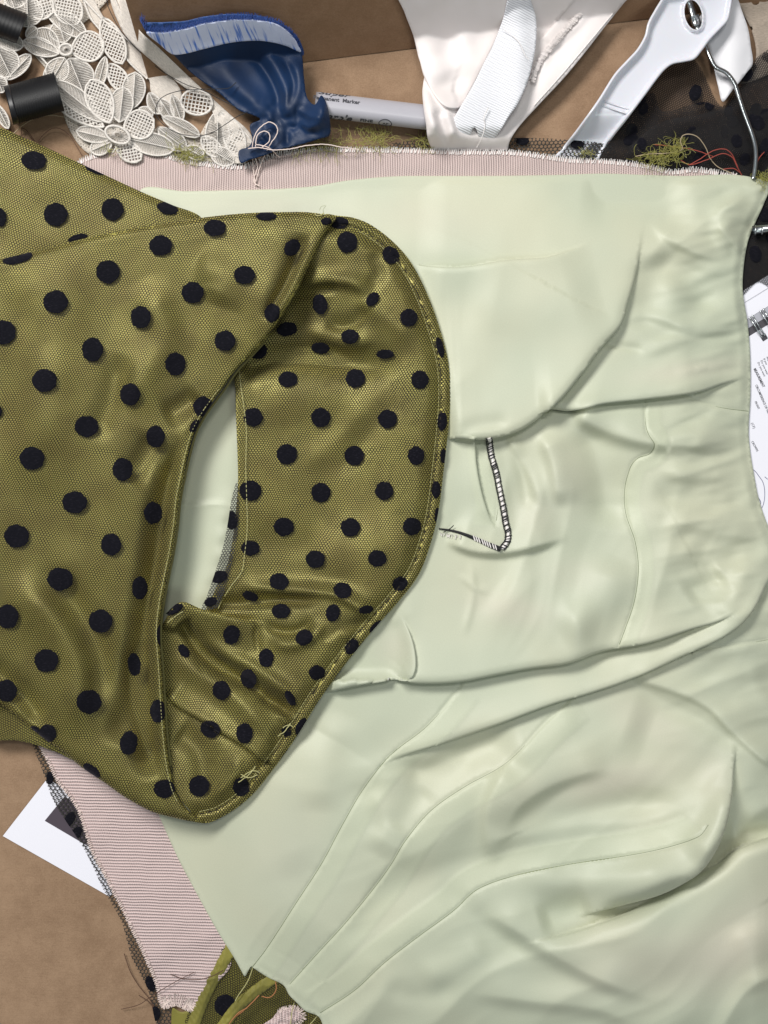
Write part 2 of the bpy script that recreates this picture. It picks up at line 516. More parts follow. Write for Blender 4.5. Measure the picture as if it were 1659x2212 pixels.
def kraft(name, c1, c2, sc_=1.0):
    m, nt, b = mat(name, c1, .85, .2)
    t = nt.nodes.new('ShaderNodeTexCoord'); uv = t.outputs['Object']
    n1 = tex_noise(nt, uv, 90*sc_, 6, .7); n2 = tex_noise(nt, uv, 1500*sc_, 3, .75); n3 = tex_noise(nt, uv, 14*sc_, 2)
    f = math_(nt, 'ADD', math_(nt, 'MULTIPLY', n1, .5), math_(nt, 'ADD', math_(nt, 'MULTIPLY', n2, .45), math_(nt, 'MULTIPLY', n3, .35)))
    mp2 = nt.nodes.new('ShaderNodeMapping'); mp2.inputs['Scale'].default_value = (260, 1500, 300); mp2.inputs['Rotation'].default_value = (0, 0, .5); nt.links.new(uv, mp2.inputs[0])
    fib = ramp(nt, tex_noise(nt, mp2.outputs[0], 1, 3, .8), .58, .72)
    cc = mixc(nt, ramp(nt, f, .45, .85), c1, c2)
    nt.links.new(mixc(nt, math_(nt, 'MULTIPLY', fib, .4), cc, tuple(x*.62 for x in c1)), b.inputs['Base Color'])
    mp = nt.nodes.new('ShaderNodeMapping'); mp.inputs['Scale'].default_value = (60, 900, 60); nt.links.new(uv, mp.inputs[0])
    bump(nt, b, math_(nt, 'ADD', n2, tex_noise(nt, mp.outputs[0], 1, 2)), .35, .0002)
    return m
M['kraft'] = kraft('brown_kraft_paper', (.225, .14, .085), (.335, .22, .14))
M['box'] = kraft('corrugated_cardboard', (.23, .135, .075), (.31, .19, .115))

def lace_mat(name, c, holes=False):
    m, nt, b = mat(name, c, .8, .2, .25)
    uv, u, v = uvs(nt)
    mp = nt.nodes.new('ShaderNodeMapping'); mp.inputs['Scale'].default_value = (12, 60, 1); nt.links.new(uv, mp.inputs[0])
    n = tex_noise(nt, mp.outputs[0], 1, 3, .7)
    nt.links.new(mixc(nt, ramp(nt, n, .3, .7), tuple(x*.72 for x in c), c), b.inputs['Base Color'])
    bump(nt, b, n, .9, .0006)
    if holes:
        n3 = tex_noise(nt, uv, 9, 2, .5)
        f = hexfield(nt, u, v, 6.0)
        a = ramp(nt, math_(nt, 'ADD', f, math_(nt, 'MULTIPLY', math_(nt, 'SUBTRACT', n3, .5), 6)), 2.0, 2.6, 1, 0); nt.links.new(a, b.inputs['Alpha'])
    return m
M['lace'] = lace_mat('cream_lace_thread', (.88, .82, .76)); M['lace_dim'] = lace_mat('cream_lace_ground', (.74, .66, .575), True)
M['paper'] = mat('white_paper', (.80, .79, .86), .7, .2)[0]
M['ink'] = mat('grey_violet_ink', (.075, .06, .075), .6, .2)[0]
M['print'] = mat('printed_ink', (.06, .06, .07), .6, .2)[0]
M['marker'] = mat('marker_barrel_plastic', (.40, .39, .43), .35, .45)[0]

# ------------------------------------------------------------------ ground and box
def flat(name, pts, z, m, parent=None, ang=0, th=0):
    mb = MB(); n = len(pts)
    mb.v = [(p[0], p[1], z) for p in pts]; mb.f = [tuple(range(n))][:]; mb.m = [0]
    if th:
        mb.v += [(p[0], p[1], z-th) for p in pts]
        for i in range(n): j = (i+1) % n; mb.f.append((j, i, n+i, n+j)); mb.m.append(0)
    return mb.build(name, m, parent, ang, smooth=False)

def kz(X, Y): 
    z = .8*noise(X, Y, 160, 41)+.4*noise(X, Y, 50, 42)
    for p in ([(-300, 1960), (170, 1850), (330, 1700)], [(170, 1850), (330, 2050), (420, 2300)], [(-100, 2320), (180, 2090), (330, 2200)]):
        d, t, L = sdist(X, Y, cr(p, 30)); z = z-2.2*np.exp(-(d/4)**2)+1.5*np.exp(-(d/16)**2)
    return z-2.5
gx = sheet('kraft_paper_table', [(-1500, -1500), (3200, -1500), (3200, 3700), (-1500, 3700)], kz, M['kraft'], None, step=22, skirt=6, smooth_outline=False,
           lines=[cr([(170, 1850), (330, 2050)], 8), cr([(-100, 1930), (170, 1850)], 8)])
tag(gx, kind='structure')

# cardboard box wall standing behind
LEAN = .62
def wz(X, Y):
    """how high something must lie to rest on top of the leaning box wall at this spot"""
    yb = 176-.1262*(X-322)
    z = (yb-Y)/(LEAN+(CY-Y)/H)
    return (np.maximum(z, 0)+14)*ss((yb-Y+18)/26)*ss((X-250)/66)
def over(zf): return lambda X, Y: np.maximum(zf(X, Y), wz(X, Y)+.12*zf(X, Y))
box = thing('cardboard_box', 900, 60, 'brown corrugated cardboard box wall standing behind the blue and cream fabric', 'box')
def wall(x0, y0, x1, y1, h, th, name, parent, m, lean=0):
    # straight vertical slab in world space
    a = np.array([(x0-CX)*S, (CY-y0)*S]); b = np.array([(x1-CX)*S, (CY-y1)*S]); d = (b-a)/np.linalg.norm(b-a); n = np.array([-d[1], d[0]])*th*S
    k = 12; W = []
    ln = n/np.linalg.norm(n)*lean*S
    for i in range(k+1):
        p = a+(b-a)*i/k
        for q, z in ((p, 0), (p+ln, h), (p+n+ln, h), (p+n, 0)): W.append((q[0], q[1], z*S))
    F = []
    for i in range(k):
        for j in range(4): F.append((i*4+j, (i+1)*4+j, (i+1)*4+(j+1) % 4, i*4+(j+1) % 4))
    F += [(0, 1, 2, 3), tuple(k*4+j for j in (3, 2, 1, 0))]
    me = bpy.data.meshes.new(name); P0 = np.array(parent.matrix_world.translation)
    me.from_pydata([tuple(np.array(w)-P0) for w in W], [], F); me.materials.append(m); me.update()
    o = bpy.data.objects.new(name, me); o.parent = parent; col.objects.link(o); return o
wall(322, 176, 2050, -42, 270, 16, 'panel', box, M['box'], lean=270*LEAN)
wall(330, 78, 318, -80, 60, 6, 'flap', box, M['box'], lean=8)
wall(316, 66, 306, -80, 46, 5, 'flap', box, M['box'], lean=4)

# ------------------------------------------------------------------ pale green lining
C_OUTER = [(700, 464), (730, 466), (762, 470), (800, 485), (850, 523), (890, 570), (925, 640), (950, 710), (968, 780), (973, 850), (968, 930), (958, 1020), (948, 1100), (933, 1165), (905, 1240), (860, 1300), (805, 1362), (742, 1440), (690, 1512), (640, 1592), (590, 1662), (540, 1722), (480, 1765), (436, 1778)]
C_OUTK = cr(C_OUTER, 24)
C_POLY = np.array(C_OUTER+[(300, 1700), (300, 500)], float)
LF = Feat(); LF.amp = True
# upper shallow lip
LF.lip([(880, 570), (899, 572), (940, 576), (994, 577), (1050, 569), (1099, 561), (1140, 559), (1179, 556), (1229, 542), (1275, 522)], 17, 75, side=1, ta=.12, tb=.35, dip=6, wl=18)
# the big rounded flap
LF.lip([(1395, 470), (1383, 522), (1374, 590), (1356, 657), (1342, 702), (1299, 752), (1259, 805), (1216, 858), (1179, 892), (1129, 927), (1089, 942), (1044, 950), (999, 947), (962, 950)], 36, 140, side=1, ta=.55, tb=.05, dip=6, wl=30, rnd=22)
LF.ridge([(970, 950), (1019, 924), (1064, 916), (1110, 912)], -9, 9, 16, sharp=False)
LF.ridge([(1400, 545), (1410, 620), (1370, 720)], -9, 30)
# second lip under it
LF.lip([(1160, 893), (1194, 889), (1244, 888), (1304, 873), (1394, 863), (1504, 848), (1570, 826), (1620, 812)], 24, 60, side=-1, ta=.08, tb=.35, dip=9, wl=30, rnd=16)
LF.ridge([(1300, 744), (1345, 752), (1395, 758)], -8, 5, 9)
LF.ridge([(1345, 690), (1400, 683), (1469, 703), (1500, 722)], 11, 9, 16)
LF.ridge([(1370, 772), (1450, 742), (1519, 720), (1614, 704)], 8, 12, 22)
LF.ridge([(1385, 740), (1450, 722), (1530, 730), (1614, 722)], -8, 7, 14)
LF.ridge([(1400, 470), (1449, 517), (1539, 555), (1600, 562)], 9, 9, 22)
LF.ridge([(1549, 482), (1580, 515), (1609, 558)], 10, 8, 18)
LF.ridge([(1410, 540), (1480, 600), (1540, 680)], -14, 26, 38)
LF.ridge([(1250, 420), (1400, 440), (1500, 470)], -8, 45)
LF.ridge([(1620, 420), (1560, 470), (1580, 560)], 10, 16, 30)
LF.ridge([(1000, 640), (1150, 660), (1300, 620)], 9, 70)
LF.ridge([(1450, 800), (1520, 790), (1600, 770)], 7, 14, 24)
LF.ridge([(1500, 800), (1530, 790)], 4, 5)
# the dark pocket below the second lip
LF.ridge([(1235, 893), (1300, 925), (1380, 950), (1470, 960), (1600, 965)], 16, 15, 40, ta=.1)
LF.ridge([(1255, 900), (1290, 980), (1310, 1080), (1300, 1150)], -16, 32, 50)
LF.ridge([(1100, 950), (1125, 990), (1150, 1040), (1170, 1100)], 11, 8, 14, ta=.1)
LF.ridge([(1170, 930), (1200, 1010), (1210, 1100)], 12, 14, 28)
LF.ridge([(1115, 960), (1135, 1040), (1140, 1110)], -9, 12, 18)
LF.ridge([(1554, 880), (1480, 915), (1416, 945)], -8, 6, 11)
LF.ridge([(1420, 955), (1500, 975), (1600, 990)], -7, 8, 16)
LF.ridge([(1410, 1010), (1500, 1030), (1620, 1010)], 9, 13, 26)
LF.ridge([(1400, 1060), (1500, 1080), (1640, 1075)], -9, 20, 30)
LF.ridge([(1430, 1110), (1530, 1140), (1640, 1160)], 8, 18, 32)
LF.ridge([(1480, 1180), (1560, 1210), (1659, 1200)], -8, 22, 34)
LF.ridge([(960, 1165), (1020, 1188), (1085, 1192), (1150, 1180), (1230, 1155)], 14, 8, 48, ta=.15)
LF.ridge([(1015, 1205), (1022, 1260), (1020, 1300), (1000, 1380)], 5, 7, 7)
LF.ridge([(990, 1240), (1022, 1268), (1060, 1282)], 4, 5, 8)
LF.lip([(1026, 944), (1029, 1000), (1040, 1060), (1055, 1110), (1068, 1142)], 12, 26, side=1, ta=.02, tb=.25, dip=3, steep=4, rnd=5)
LF.ridge([(1058, 950), (1078, 1020), (1092, 1090), (1098, 1150)], 6, 11, 11, ta=.02, tb=.05)
LF.seam([(1056, 960), (1066, 1030), (1076, 1085), (1070, 1140)], h=-2, w=2.5, step=0)
# big lower lips
LF.lip([(690, 1500), (720, 1493), (770, 1482), (830, 1472), (852, 1468), (890, 1477), (950, 1477), (1004, 1472), (1070, 1459), (1150, 1444), (1230, 1433), (1300, 1408), (1404, 1389), (1495, 1359), (1560, 1338), (1610, 1305)], 34, 120, side=-1, ta=.06, tb=.22, dip=7, wl=34, rnd=18)
LF.lip([(858, 1322), (882, 1360), (896, 1405), (897, 1448), (882, 1470), (860, 1470)], 10, 40, side=1, ta=.4, tb=.15, dip=3, rnd=10)
LF.ridge([(830, 1340), (850, 1400), (840, 1450)], -10, 28)
LF.lip([(800, 1665), (854, 1637), (954, 1607), (1080, 1564), (1194, 1522), (1280, 1497), (1380, 1462), (1480, 1417), (1555, 1382), (1600, 1352), (1630, 1315), (1655, 1265), (1680, 1220)], 26, 46, side=-1, ta=.3, tb=.05, dip=9, wl=30, rnd=16)
LF.ridge([(1355, 1467), (1455, 1492), (1530, 1527), (1580, 1577), (1630, 1622), (1680, 1665)], 13, 7, 26, ta=.15, tb=.1)
LF.ridge([(1340, 1475), (1430, 1515), (1520, 1560), (1600, 1630)], -9, 22, 14)
LF.ridge([(1200, 1370), (1300, 1300), (1340, 1200)], 12, 40)
LF.ridge([(1080, 1250), (1180, 1330), (1300, 1360)], 10, 60)
LF.ridge([(1540, 1340), (1600, 1250), (1640, 1180)], 12, 24)
LF.ridge([(1480, 1290), (1560, 1230)], -10, 30)
LF.ridge([(1620, 1420), (1640, 1490), (1700, 1560)], 8, 16)
# ridges in the lower panel
LF.ridge([(840, 1660), (900, 1690), (960, 1660), (1010, 1620)], 10, 22)
LF.ridge([(790, 1700), (830, 1740), (840, 1790), (810, 1850)], 9, 24, 44)
LF.ridge([(830, 1660), (930, 1665), (1030, 1620), (1130, 1590)], -16, 34, 22)
LF.ridge([(930, 1700), (880, 1760), (850, 1800)], -9, 24)
LF.ridge([(1110, 1640), (1060, 1740), (1060, 1820), (1090, 1860)], 13, 16, 40)
LF.ridge([(1090, 1650), (1180, 1600), (1260, 1530)], 9, 25)
LF.ridge([(1080, 1800), (1120, 1740), (1200, 1690), (1330, 1650)], 12, 14, 40)
LF.ridge([(1130, 1800), (1260, 1760), (1400, 1740), (1500, 1745)], -12, 40, 26)
LF.ridge([(1350, 1560), (1450, 1600), (1560, 1680)], -12, 60)
LF.ridge([(1010, 1860), (1100, 1810), (1250, 1780), (1420, 1760), (1540, 1700)], 8, 20, 30)
LF.ridge([(1040, 1960), (1120, 2010), (1180, 2050), (1290, 2110), (1400, 2150)], 14, 16, 44, ta=.2)
LF.ridge([(940, 1900), (1000, 1960), (1090, 2030), (1160, 2060)], -8, 22)
LF.ridge([(1000, 2140), (1150, 2160), (1300, 2180), (1400, 2225)], 10, 16, 40)
LF.ridge([(900, 2120), (980, 2090), (1060, 2040)], 7, 28)
LF.ridge([(820, 2130), (900, 2150), (1000, 2130)], -7, 20)
# the deep fold at lower right
LF.lip([(1590, 1590), (1584, 1667), (1581, 1717), (1571, 1777), (1550, 1832), (1515, 1882), (1470, 1912), (1420, 1935), (1355, 1953), (1305, 1966), (1240, 1980)], 70, 90, side=1, ta=.45, tb=.34, dip=50, wl=34, rnd=26, under=24)
LF.lip([(1120, 2042), (1180, 2030), (1245, 2012), (1310, 1992), (1380, 1969), (1480, 1922), (1555, 1877), (1605, 1832), (1690, 1800)], 40, 160, side=1, ta=.42, tb=.02, dip=20, wl=24, rnd=30, under=1, nose=.5)
LF.ridge([(1600, 1560), (1560, 1780), (1480, 2060), (1700, 2100)], 12, 160, ta=.1, tb=.1)
LF.ridge([(1290, 1975), (1380, 1952), (1440, 1930), (1500, 1900)], -44, 12, 16)
LF.ridge([(1590, 1800), (1640, 1795), (1700, 1780)], -26, 16, 26, tb=.02)
LF.ridge([(1500, 1870), (1560, 1790), (1578, 1700)], 10, 14, 30)
LF.ridge([(1100, 1900), (1300, 1905), (1480, 1860)], 10, 28)
LF.ridge([(1160, 1990), (1280, 1950)], -12, 30)
LF.ridge([(1600, 1990), (1620, 2060), (1640, 2150)], 10, 26)
LF.bump(1400, 2060, 200, 60, 14, -15); LF.bump(1560, 2120, 60, 140, -8, 20)
LF.bump(1300, 1260, 170, 60, 10, 10); LF.bump(760, 1600, 80, 90, -6)
LF.ridge([(620, 1640), (600, 1760), (640, 1900)], 5, 50)
LF.ridge([(750, 1540), (700, 1640), (690, 1760)], 7, 34)
# seams
LF.seam([(1394, 868), (1397, 932), (1413, 953), (1408, 977), (1374, 992), (1359, 1017), (1349, 1062), (1352, 1110), (1372, 1170), (1379, 1230), (1370, 1300), (1350, 1360), (1335, 1400)], side=-1, wide=30, step=1.2)
LF.seam([(1474, 858), (1554, 880), (1624, 889)], step=1, wide=14)
LF.seam([(1002, 1480), (979, 1507), (919, 1572), (860, 1617), (830, 1645), (780, 1712), (738, 1785), (695, 1865), (640, 1950), (575, 2050), (540, 2095)], side=-1, wide=44, step=1.6)
LF.seam([(1244, 1510), (1180, 1562), (1095, 1647), (1000, 1702), (930, 1752), (875, 1817), (845, 1867), (805, 1922), (745, 1995), (690, 2055), (615, 2138)], side=-1, wide=50, step=1.8)
LF.seam([(1530, 1782), (1508, 1808), (1400, 1840), (1230, 1867), (1110, 1892), (1030, 1922), (980, 1967), (905, 2022), (830, 2080), (765, 2140), (685, 2192)], side=1, wide=50, step=2.0)
LF.seam([(1495, 1413), (1580, 1397), (1670, 1380)], step=1.2, wide=16)
LF.ridge([(425, 1790), (470, 1880), (520, 1970), (570, 2050)], -1.2, 3, ta=.02, tb=.02)
LF.ridge([(570, 2040), (640, 2080), (700, 2130)], -1.2, 3)

L_OUT = [(300, 415), (400, 413), (500, 411), (600, 408), (680, 402), (750, 390), (850, 381), (950, 380), (1050, 380), (1200, 378), (1300, 375), (1400, 378), (1480, 380), (1570, 377), (1620, 382), (1662, 398),
         (1650, 440), (1632, 480), (1616, 520), (1607, 570), (1604, 620), (1608, 655), (1614, 690), (1620, 760), (1621, 850), (1617, 930), (1620, 970), (1626, 1010), (1640, 1080), (1665, 1150), (1740, 1300), (1760, 1700), (1760, 2290),
         (760, 2290), (712, 2250), (700, 2222), (688, 2196), (660, 2184), (640, 2165), (625, 2150), (612, 2128), (580, 2112), (546, 2090), (543, 2087), (536, 2098), (531, 2108), (528, 2109), (524, 2102), (505, 2068), (470, 2012), (430, 1940), (385, 1855), (345, 1765), (310, 1680), (270, 1400), (250, 1100), (260, 700)]
L_OUTC = cr(L_OUT, 14, closed=True); L_OUTC = np.vstack([L_OUTC, L_OUTC[:1]])
L_OUTK = cr(L_OUT, 40, closed=True); L_OUTK = np.vstack([L_OUTK, L_OUTK[:1]])
def lining_base(X, Y):
    d = np.abs(sdist(X, Y, L_OUTK)[0])
    # only the open edges drop
    z = 12+32*ss(d/170)
    und = ss((X-560)/260)                       # calm beneath the olive band
    und = np.maximum(und, ss((Y-1500)/160)*ss((X-300)/200))
    z = 14+(z-14)*np.maximum(und, .25)
    dc, tc, Lc = sdist(X, Y, C_OUTK); z = 13+(z-14)*np.where(inside(X, Y, C_POLY), 1-.85*ss((np.abs(dc)-2)/40), 1)
    return z, und, d
def lining_z(X, Y):
    z, und, d = lining_base(X, Y)
    f = LF(X, Y)
    und2 = np.where(Y > 1470, ss((X-500)/150), ss((X-860-40*np.sin(Y/260))/70))
    und2 = np.maximum(und2, ss((Y-1440)/60)*ss((X-600)/140))
    dc, tc, Lc = sdist(X, Y, C_OUTK); ins = inside(X, Y, C_POLY)
    und2 = und2*np.where(ins, 1-ss((np.abs(dc)-2)/26), 1)
    edge = ss(d/26+.12)
    def flow(sx, sy, ang, sd, warp=40, soft=.006):
        a = math.radians(ang); wx = X+warp*noise(X, Y, 210, sd+1); wy = Y+warp*noise(X, Y, 190, sd+2)
        u = wx*math.cos(a)+wy*math.sin(a); v = -wx*math.sin(a)+wy*math.cos(a)
        q = noise(u, v*sx/sy, sx, sd)
        return .6*q+.8*(.5-np.sqrt(noise(u, v*sx/sy, sx*1.1, sd+5)**2+soft))
    low = ss((Y-1500)/120)*ss((X-640)/160)
    mid = ss((X-1000)/150)*ss((Y-980)/80)*(1-ss((Y-1400)/80))
    wst = ss((X-1380)/120)*(1-ss((Y-1500)/200))
    drape = 16*low*flow(420, 95, -32, 130, 70)+11*mid*flow(330, 80, -75, 140, 50)+10*wst*flow(240, 52, -10, 150, 26)+5*ss((X-900)/100)*(1-ss((Y-980)/80))*flow(420, 110, -50, 160, 60)
    drape = drape+2.6*wst*flow(150, 26, -14, 171, 30, .0008)+1.5*low*flow(200, 40, -30, 181, 60, .0008)+1.2*mid*flow(160, 34, -60, 191, 40, .0008)
    right = ss((X-1380)/160)*(1-ss((Y-1250)/300))
    n = 2.6*noise(X, Y, 190, 1)+.7*noise(X, Y, 80, 2)+.25*noise(X, Y, 34, 3)
    # puckers along the right hand seam edge
    n = n+right*(2.6*noise(X*.5, Y, 26, 4)+1.5*noise(X*.4+Y*.3, Y, 13, 5))
    return np.maximum(z+(f+6)*und2*edge+(n*(.35+.65*und)+drape*und2)*edge + open_z(X, Y), 13.0)
def open_z(X, Y):
    # lining seen in the armhole opening: a pressed crease and a soft billow
    w = np.exp(-((X-440)/100)**2)
    d, t, L = sdist(X, Y, cr([(360, 1082), (420, 1087), (460, 1084), (520, 1088)], 10))
    z = w*(4.5*ss(d/5)*np.exp(-np.maximum(d, 0)/60)+1.6*np.exp(-(d/6)**2))
    d2, t2, L2 = sdist(X, Y, cr([(500, 1090), (492, 1150), (480, 1230), (445, 1310)], 10))
    z = z + 11*np.exp(-((d2-14)/26)**2)*np.exp(-((Y-1200)/110)**2)*(1+.15*np.sin(Y/7)*np.exp(-np.abs(d2-8)/14))
    return z - 5*np.exp(-((X-430)/70)**2-((Y-900)/90)**2)

dress = thing('pale_green_lined_dress', 1100, 1300, 'pale green satin lined dress turned inside out and spread across the table', 'dress')
def layers(X, Y):
    a = np.zeros_like(X)
    for g in LF.al: a = np.maximum(a, g(X, Y))
    return a
def warm(X, Y):
    w = np.zeros_like(X)
    for x, y, rx, ry, an, k in ((1104, 1316, 90, 35, 10, .7), (1326, 1690, 130, 38, -12, .8), (1604, 2029, 70, 130, 40, .8), (851, 1397, 40, 45, 0, .5), (1400, 1560, 100, 40, 30, .5), (900, 470, 160, 50, 5, .45), (1480, 800, 120, 22, -8, .6), (1150, 1120, 60, 50, 0, .4), (1230, 1040, 60, 70, 0, .3), (1420, 2080, 200, 70, -10, .6), (620, 1850, 100, 120, 0, .35), (560, 440, 160, 30, 0, .4), (1240, 1240, 110, 40, 0, .3), (1550, 1680, 50, 60, 0, .4)):
        a = math.radians(an); u = (X-x)*math.cos(a)+(Y-y)*math.sin(a); v = -(X-x)*math.sin(a)+(Y-y)*math.cos(a)
        w = w+k*np.exp(-(u/rx)**2-(v/ry)**2)
    return np.clip(w, 0, 1)
dress_lining = sheet('lining', L_OUT, lining_z, M['lining'], dress, step=5, lines=LF.lines, skirt=4, ang=.5, feat=LF, attrs={'layers': layers, 'warm': warm})

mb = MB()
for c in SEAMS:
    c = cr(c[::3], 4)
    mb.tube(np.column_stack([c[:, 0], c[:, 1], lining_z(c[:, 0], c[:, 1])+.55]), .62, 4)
mb.build('seam_shade_line', M['seam_shade'], dress)  # thin dark tube imitating the shadow line in each seam groove
# ---- pink interfacing
def pink_z(X, Y): return np.clip(9.5+2.0*noise(X, Y, 60, 8)+1.0*noise(X, Y, 25, 9), 8, 12)
PT = [(165, 352), (178, 343), (200, 335), (240, 323), (300, 325), (350, 332), (400, 346), (450, 353), (500, 358), (535, 356), (560, 346), (600, 331), (650, 324), (700, 321), (800, 321), (900, 323), (1000, 326), (1100, 327), (1150, 332), (1230, 343), (1300, 346), (1360, 351), (1410, 359), (1450, 369), (1500, 364), (1550, 371), (1592, 377)]
def pinktop_z(X, Y): return pink_z(X, Y)+1.6*np.sin(X/23+2*np.sin(X/80))*np.exp(-np.abs(Y-345)/30)
pt = sheet('pink_interfacing', PT+[(1600, 392), (1300, 410), (800, 425), (300, 450), (150, 420)], pinktop_z, M['pink'], dress, step=6, skirt=3, ang=0)
PLO = [(80, 1600), (92, 1625), (108, 1655), (125, 1690), (150, 1720), (170, 1755), (185, 1800), (198, 1840), (225, 1890), (245, 1930), (262, 1960), (280, 2000), (300, 2040), (318, 2080), (335, 2120), (345, 2165), (352, 2178), (380, 2172), (412, 2184), (425, 2170)]
def pinklow_z(X, Y): return pink_z(X, Y)+3*np.exp(-((Y-2050-(X-380)*-.4)/22)**2)+2*noise(X, Y, 90, 15)
pl = sheet('pink_interfacing', PLO+[(450, 2140), (500, 2080), (470, 1990), (400, 1800), (330, 1600), (200, 1560)], pinklow_z, M['pink_low'], dress, step=6, skirt=3, ang=PI/2+.03)
# frayed edges of the pink cloth: short thread ends
def fringe(name, line, zf, length, gap, m, parent, r=1.0, lean=0.0, side=-1, inner=8, jit=.35):
    c = cr(line, 2.0); T = np.gradient(c, axis=0); T /= np.linalg.norm(T, axis=1)[:, None]
    nrm = np.stack([-T[:, 1], T[:, 0]], 1)*side
    mb = MB(); Q = []; s = 0; cum = np.concatenate([[0], np.cumsum(np.linalg.norm(np.diff(c, axis=0), axis=1))])
    while s < cum[-1]:
        i = min(np.searchsorted(cum, s), len(c)-1)
        p = c[i]; d = nrm[i]+T[i]*(lean+random.uniform(-jit, jit)); d /= np.linalg.norm(d)
        L = length*random.uniform(.65, 1.25); a = p-d*inner; b = p+d*L
        for t in (0, .5, 1):
            w = a+(b-a)*t+np.array([random.uniform(-.5, .5), random.uniform(-.5, .5)])
            Q.append((w[0], w[1], 1.6-1.0*t))
        s += gap*random.uniform(.85, 1.15)
    Q = np.array(Q); Q[:, 2] += zf(Q[:, 0], Q[:, 1])
    for k in range(0, len(Q), 3): mb.tube(Q[k:k+3], r*random.uniform(.8, 1.15), 4)
    return mb.build(name, m, parent)
fr = fringe('frayed_edge', PT, pinktop_z, 4.5, 4.6, M['whitethread'], dress, r=1.25, lean=.15, side=-1); tag(fr, kind='stuff')
fr = fringe('frayed_edge', PLO[:16], pinklow_z, 2.5, 4.5, M['pinkthread'], dress, r=1.3, side=1, inner=6); tag(fr, kind='stuff')
fr = fringe('frayed_edge', PLO[15:], pinklow_z, 2, 2.6, M['pinkthread'], dress, r=.9, side=1, inner=26, jit=.15); tag(fr, kind='stuff')

# ---- net edges peeking out from under the pink cloth
def tz(X, Y): return 5.2+.8*noise(X, Y, 40, 12)
sheet('net_edging', [(840, 315), (870, 306), (950, 303), (1050, 300), (1150, 298), (1240, 303), (1320, 314), (1330, 330), (1330, 370), (1100, 372), (850, 370)], tz, M['net_big'], dress, step=9, skirt=0,
      dots=[(1018, 309, 15, 10), (1129, 304, 14, 10), (1247, 312, 15, 9)], dotmat=M['flock'])
sheet('net_edging', [(70, 1590), (90, 1660), (118, 1735), (160, 1800), (190, 1850), (225, 1925), (262, 1990), (285, 2070), (320, 2140), (345, 2230), (380, 2230), (360, 2140), (300, 1960), (220, 1800), (130, 1600)], tz, M['net_big'], dress, step=9, skirt=0,
      dots=[(108, 1680, 8, 14), (150, 1770, 10, 18, 30), (165, 1800, 10, 16, 30), (325, 2125, 10, 18, -20), (335, 2190, 12, 16)], dotmat=M['flock'])

# ---- olive shell peeking out at the bottom
def shell_z(X, Y): return 8+2*noise(X, Y, 50, 20)
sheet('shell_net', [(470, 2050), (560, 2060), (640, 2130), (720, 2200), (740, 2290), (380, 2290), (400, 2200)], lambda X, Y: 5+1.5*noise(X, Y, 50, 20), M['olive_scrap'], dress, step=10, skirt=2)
sheet('shell_net', [(472, 2052), (560, 2062), (640, 2132), (718, 2202), (738, 2288), (382, 2288), (402, 2200)], shell_z, M['net'], dress, step=8, skirt=0, ang=.6, dots=[(487, 2172, 24, 24)], dotmat=M['flock'])
def cord(line, r, m, parent, name='piping', n=10, flat_=1.0):
    c = cr(line, 6); mb = MB(); k = len(c); rr = r*(1+.03*np.sin(np.arange(k)*1.1)+.03*rng.uniform(-1, 1, k))
    mb.tube(c, rr, n)
    if flat_ != 1: mb.v = [(x, y, 7+(z-7)*flat_) for x, y, z in mb.v]
    return mb.build(name, m, parent)
def strip(line, hw, z0, hgt, m, name='piping', sd=200):
    c = cr(line, 6); L_, R_ = offset(c, hw), offset(c, -hw)
    L_ = L_+rng.uniform(-.8, .8, L_.shape); out = np.vstack([L_[::2], R_[::-1][::2]])
    def f(X, Y):
        d, t, L = sdist(X, Y, c)
        z = z0+hgt*np.sqrt(np.clip(1-(d/(hw+1))**2, 0, 1))+1.3*noise(X, Y, 9, sd)+.7*np.sin(t*L/1.9+d*.5+2*noise(X, Y, 14, sd+1))+2.2*np.exp(-((d-hw*.35*np.sin(t*7))/2.2)**2)
        dl = np.abs(sdist(X, Y, L_OUTK)[0]); dl = np.where(inside(X, Y, L_OUTC[:-1]), 0, dl)
        return np.minimum(z, 10+6*ss(dl/30))
    return sheet(name, out, f, m, dress, step=3, skirt=4, smooth_outline=False)
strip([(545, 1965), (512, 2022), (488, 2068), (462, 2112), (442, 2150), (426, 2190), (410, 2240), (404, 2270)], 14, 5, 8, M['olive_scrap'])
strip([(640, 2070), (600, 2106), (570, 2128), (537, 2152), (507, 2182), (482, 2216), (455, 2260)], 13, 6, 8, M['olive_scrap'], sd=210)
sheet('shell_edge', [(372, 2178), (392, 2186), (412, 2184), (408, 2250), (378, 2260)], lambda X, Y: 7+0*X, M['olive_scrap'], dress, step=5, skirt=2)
sheet('seam_allowance', [(600, 2184), (612, 2174), (622, 2178), (634, 2170), (648, 2180), (650, 2192), (656, 2200), (640, 2206), (624, 2216), (606, 2214), (590, 2230), (560, 2250), (566, 2214), (588, 2200)], lambda X, Y: 12+3*noise(X, Y, 8, 33), M['pink_low'], dress, step=3, skirt=2, smooth_outline=False)
fr = fringe('frayed_edge', [(600, 2184), (622, 2176), (648, 2180), (656, 2200), (624, 2218), (590, 2232)], lambda X, Y: 12+0*X, 5, 2.2, M['pinkthread'], dress, r=.7, side=-1, jit=.8, inner=6); tag(fr, kind='stuff')

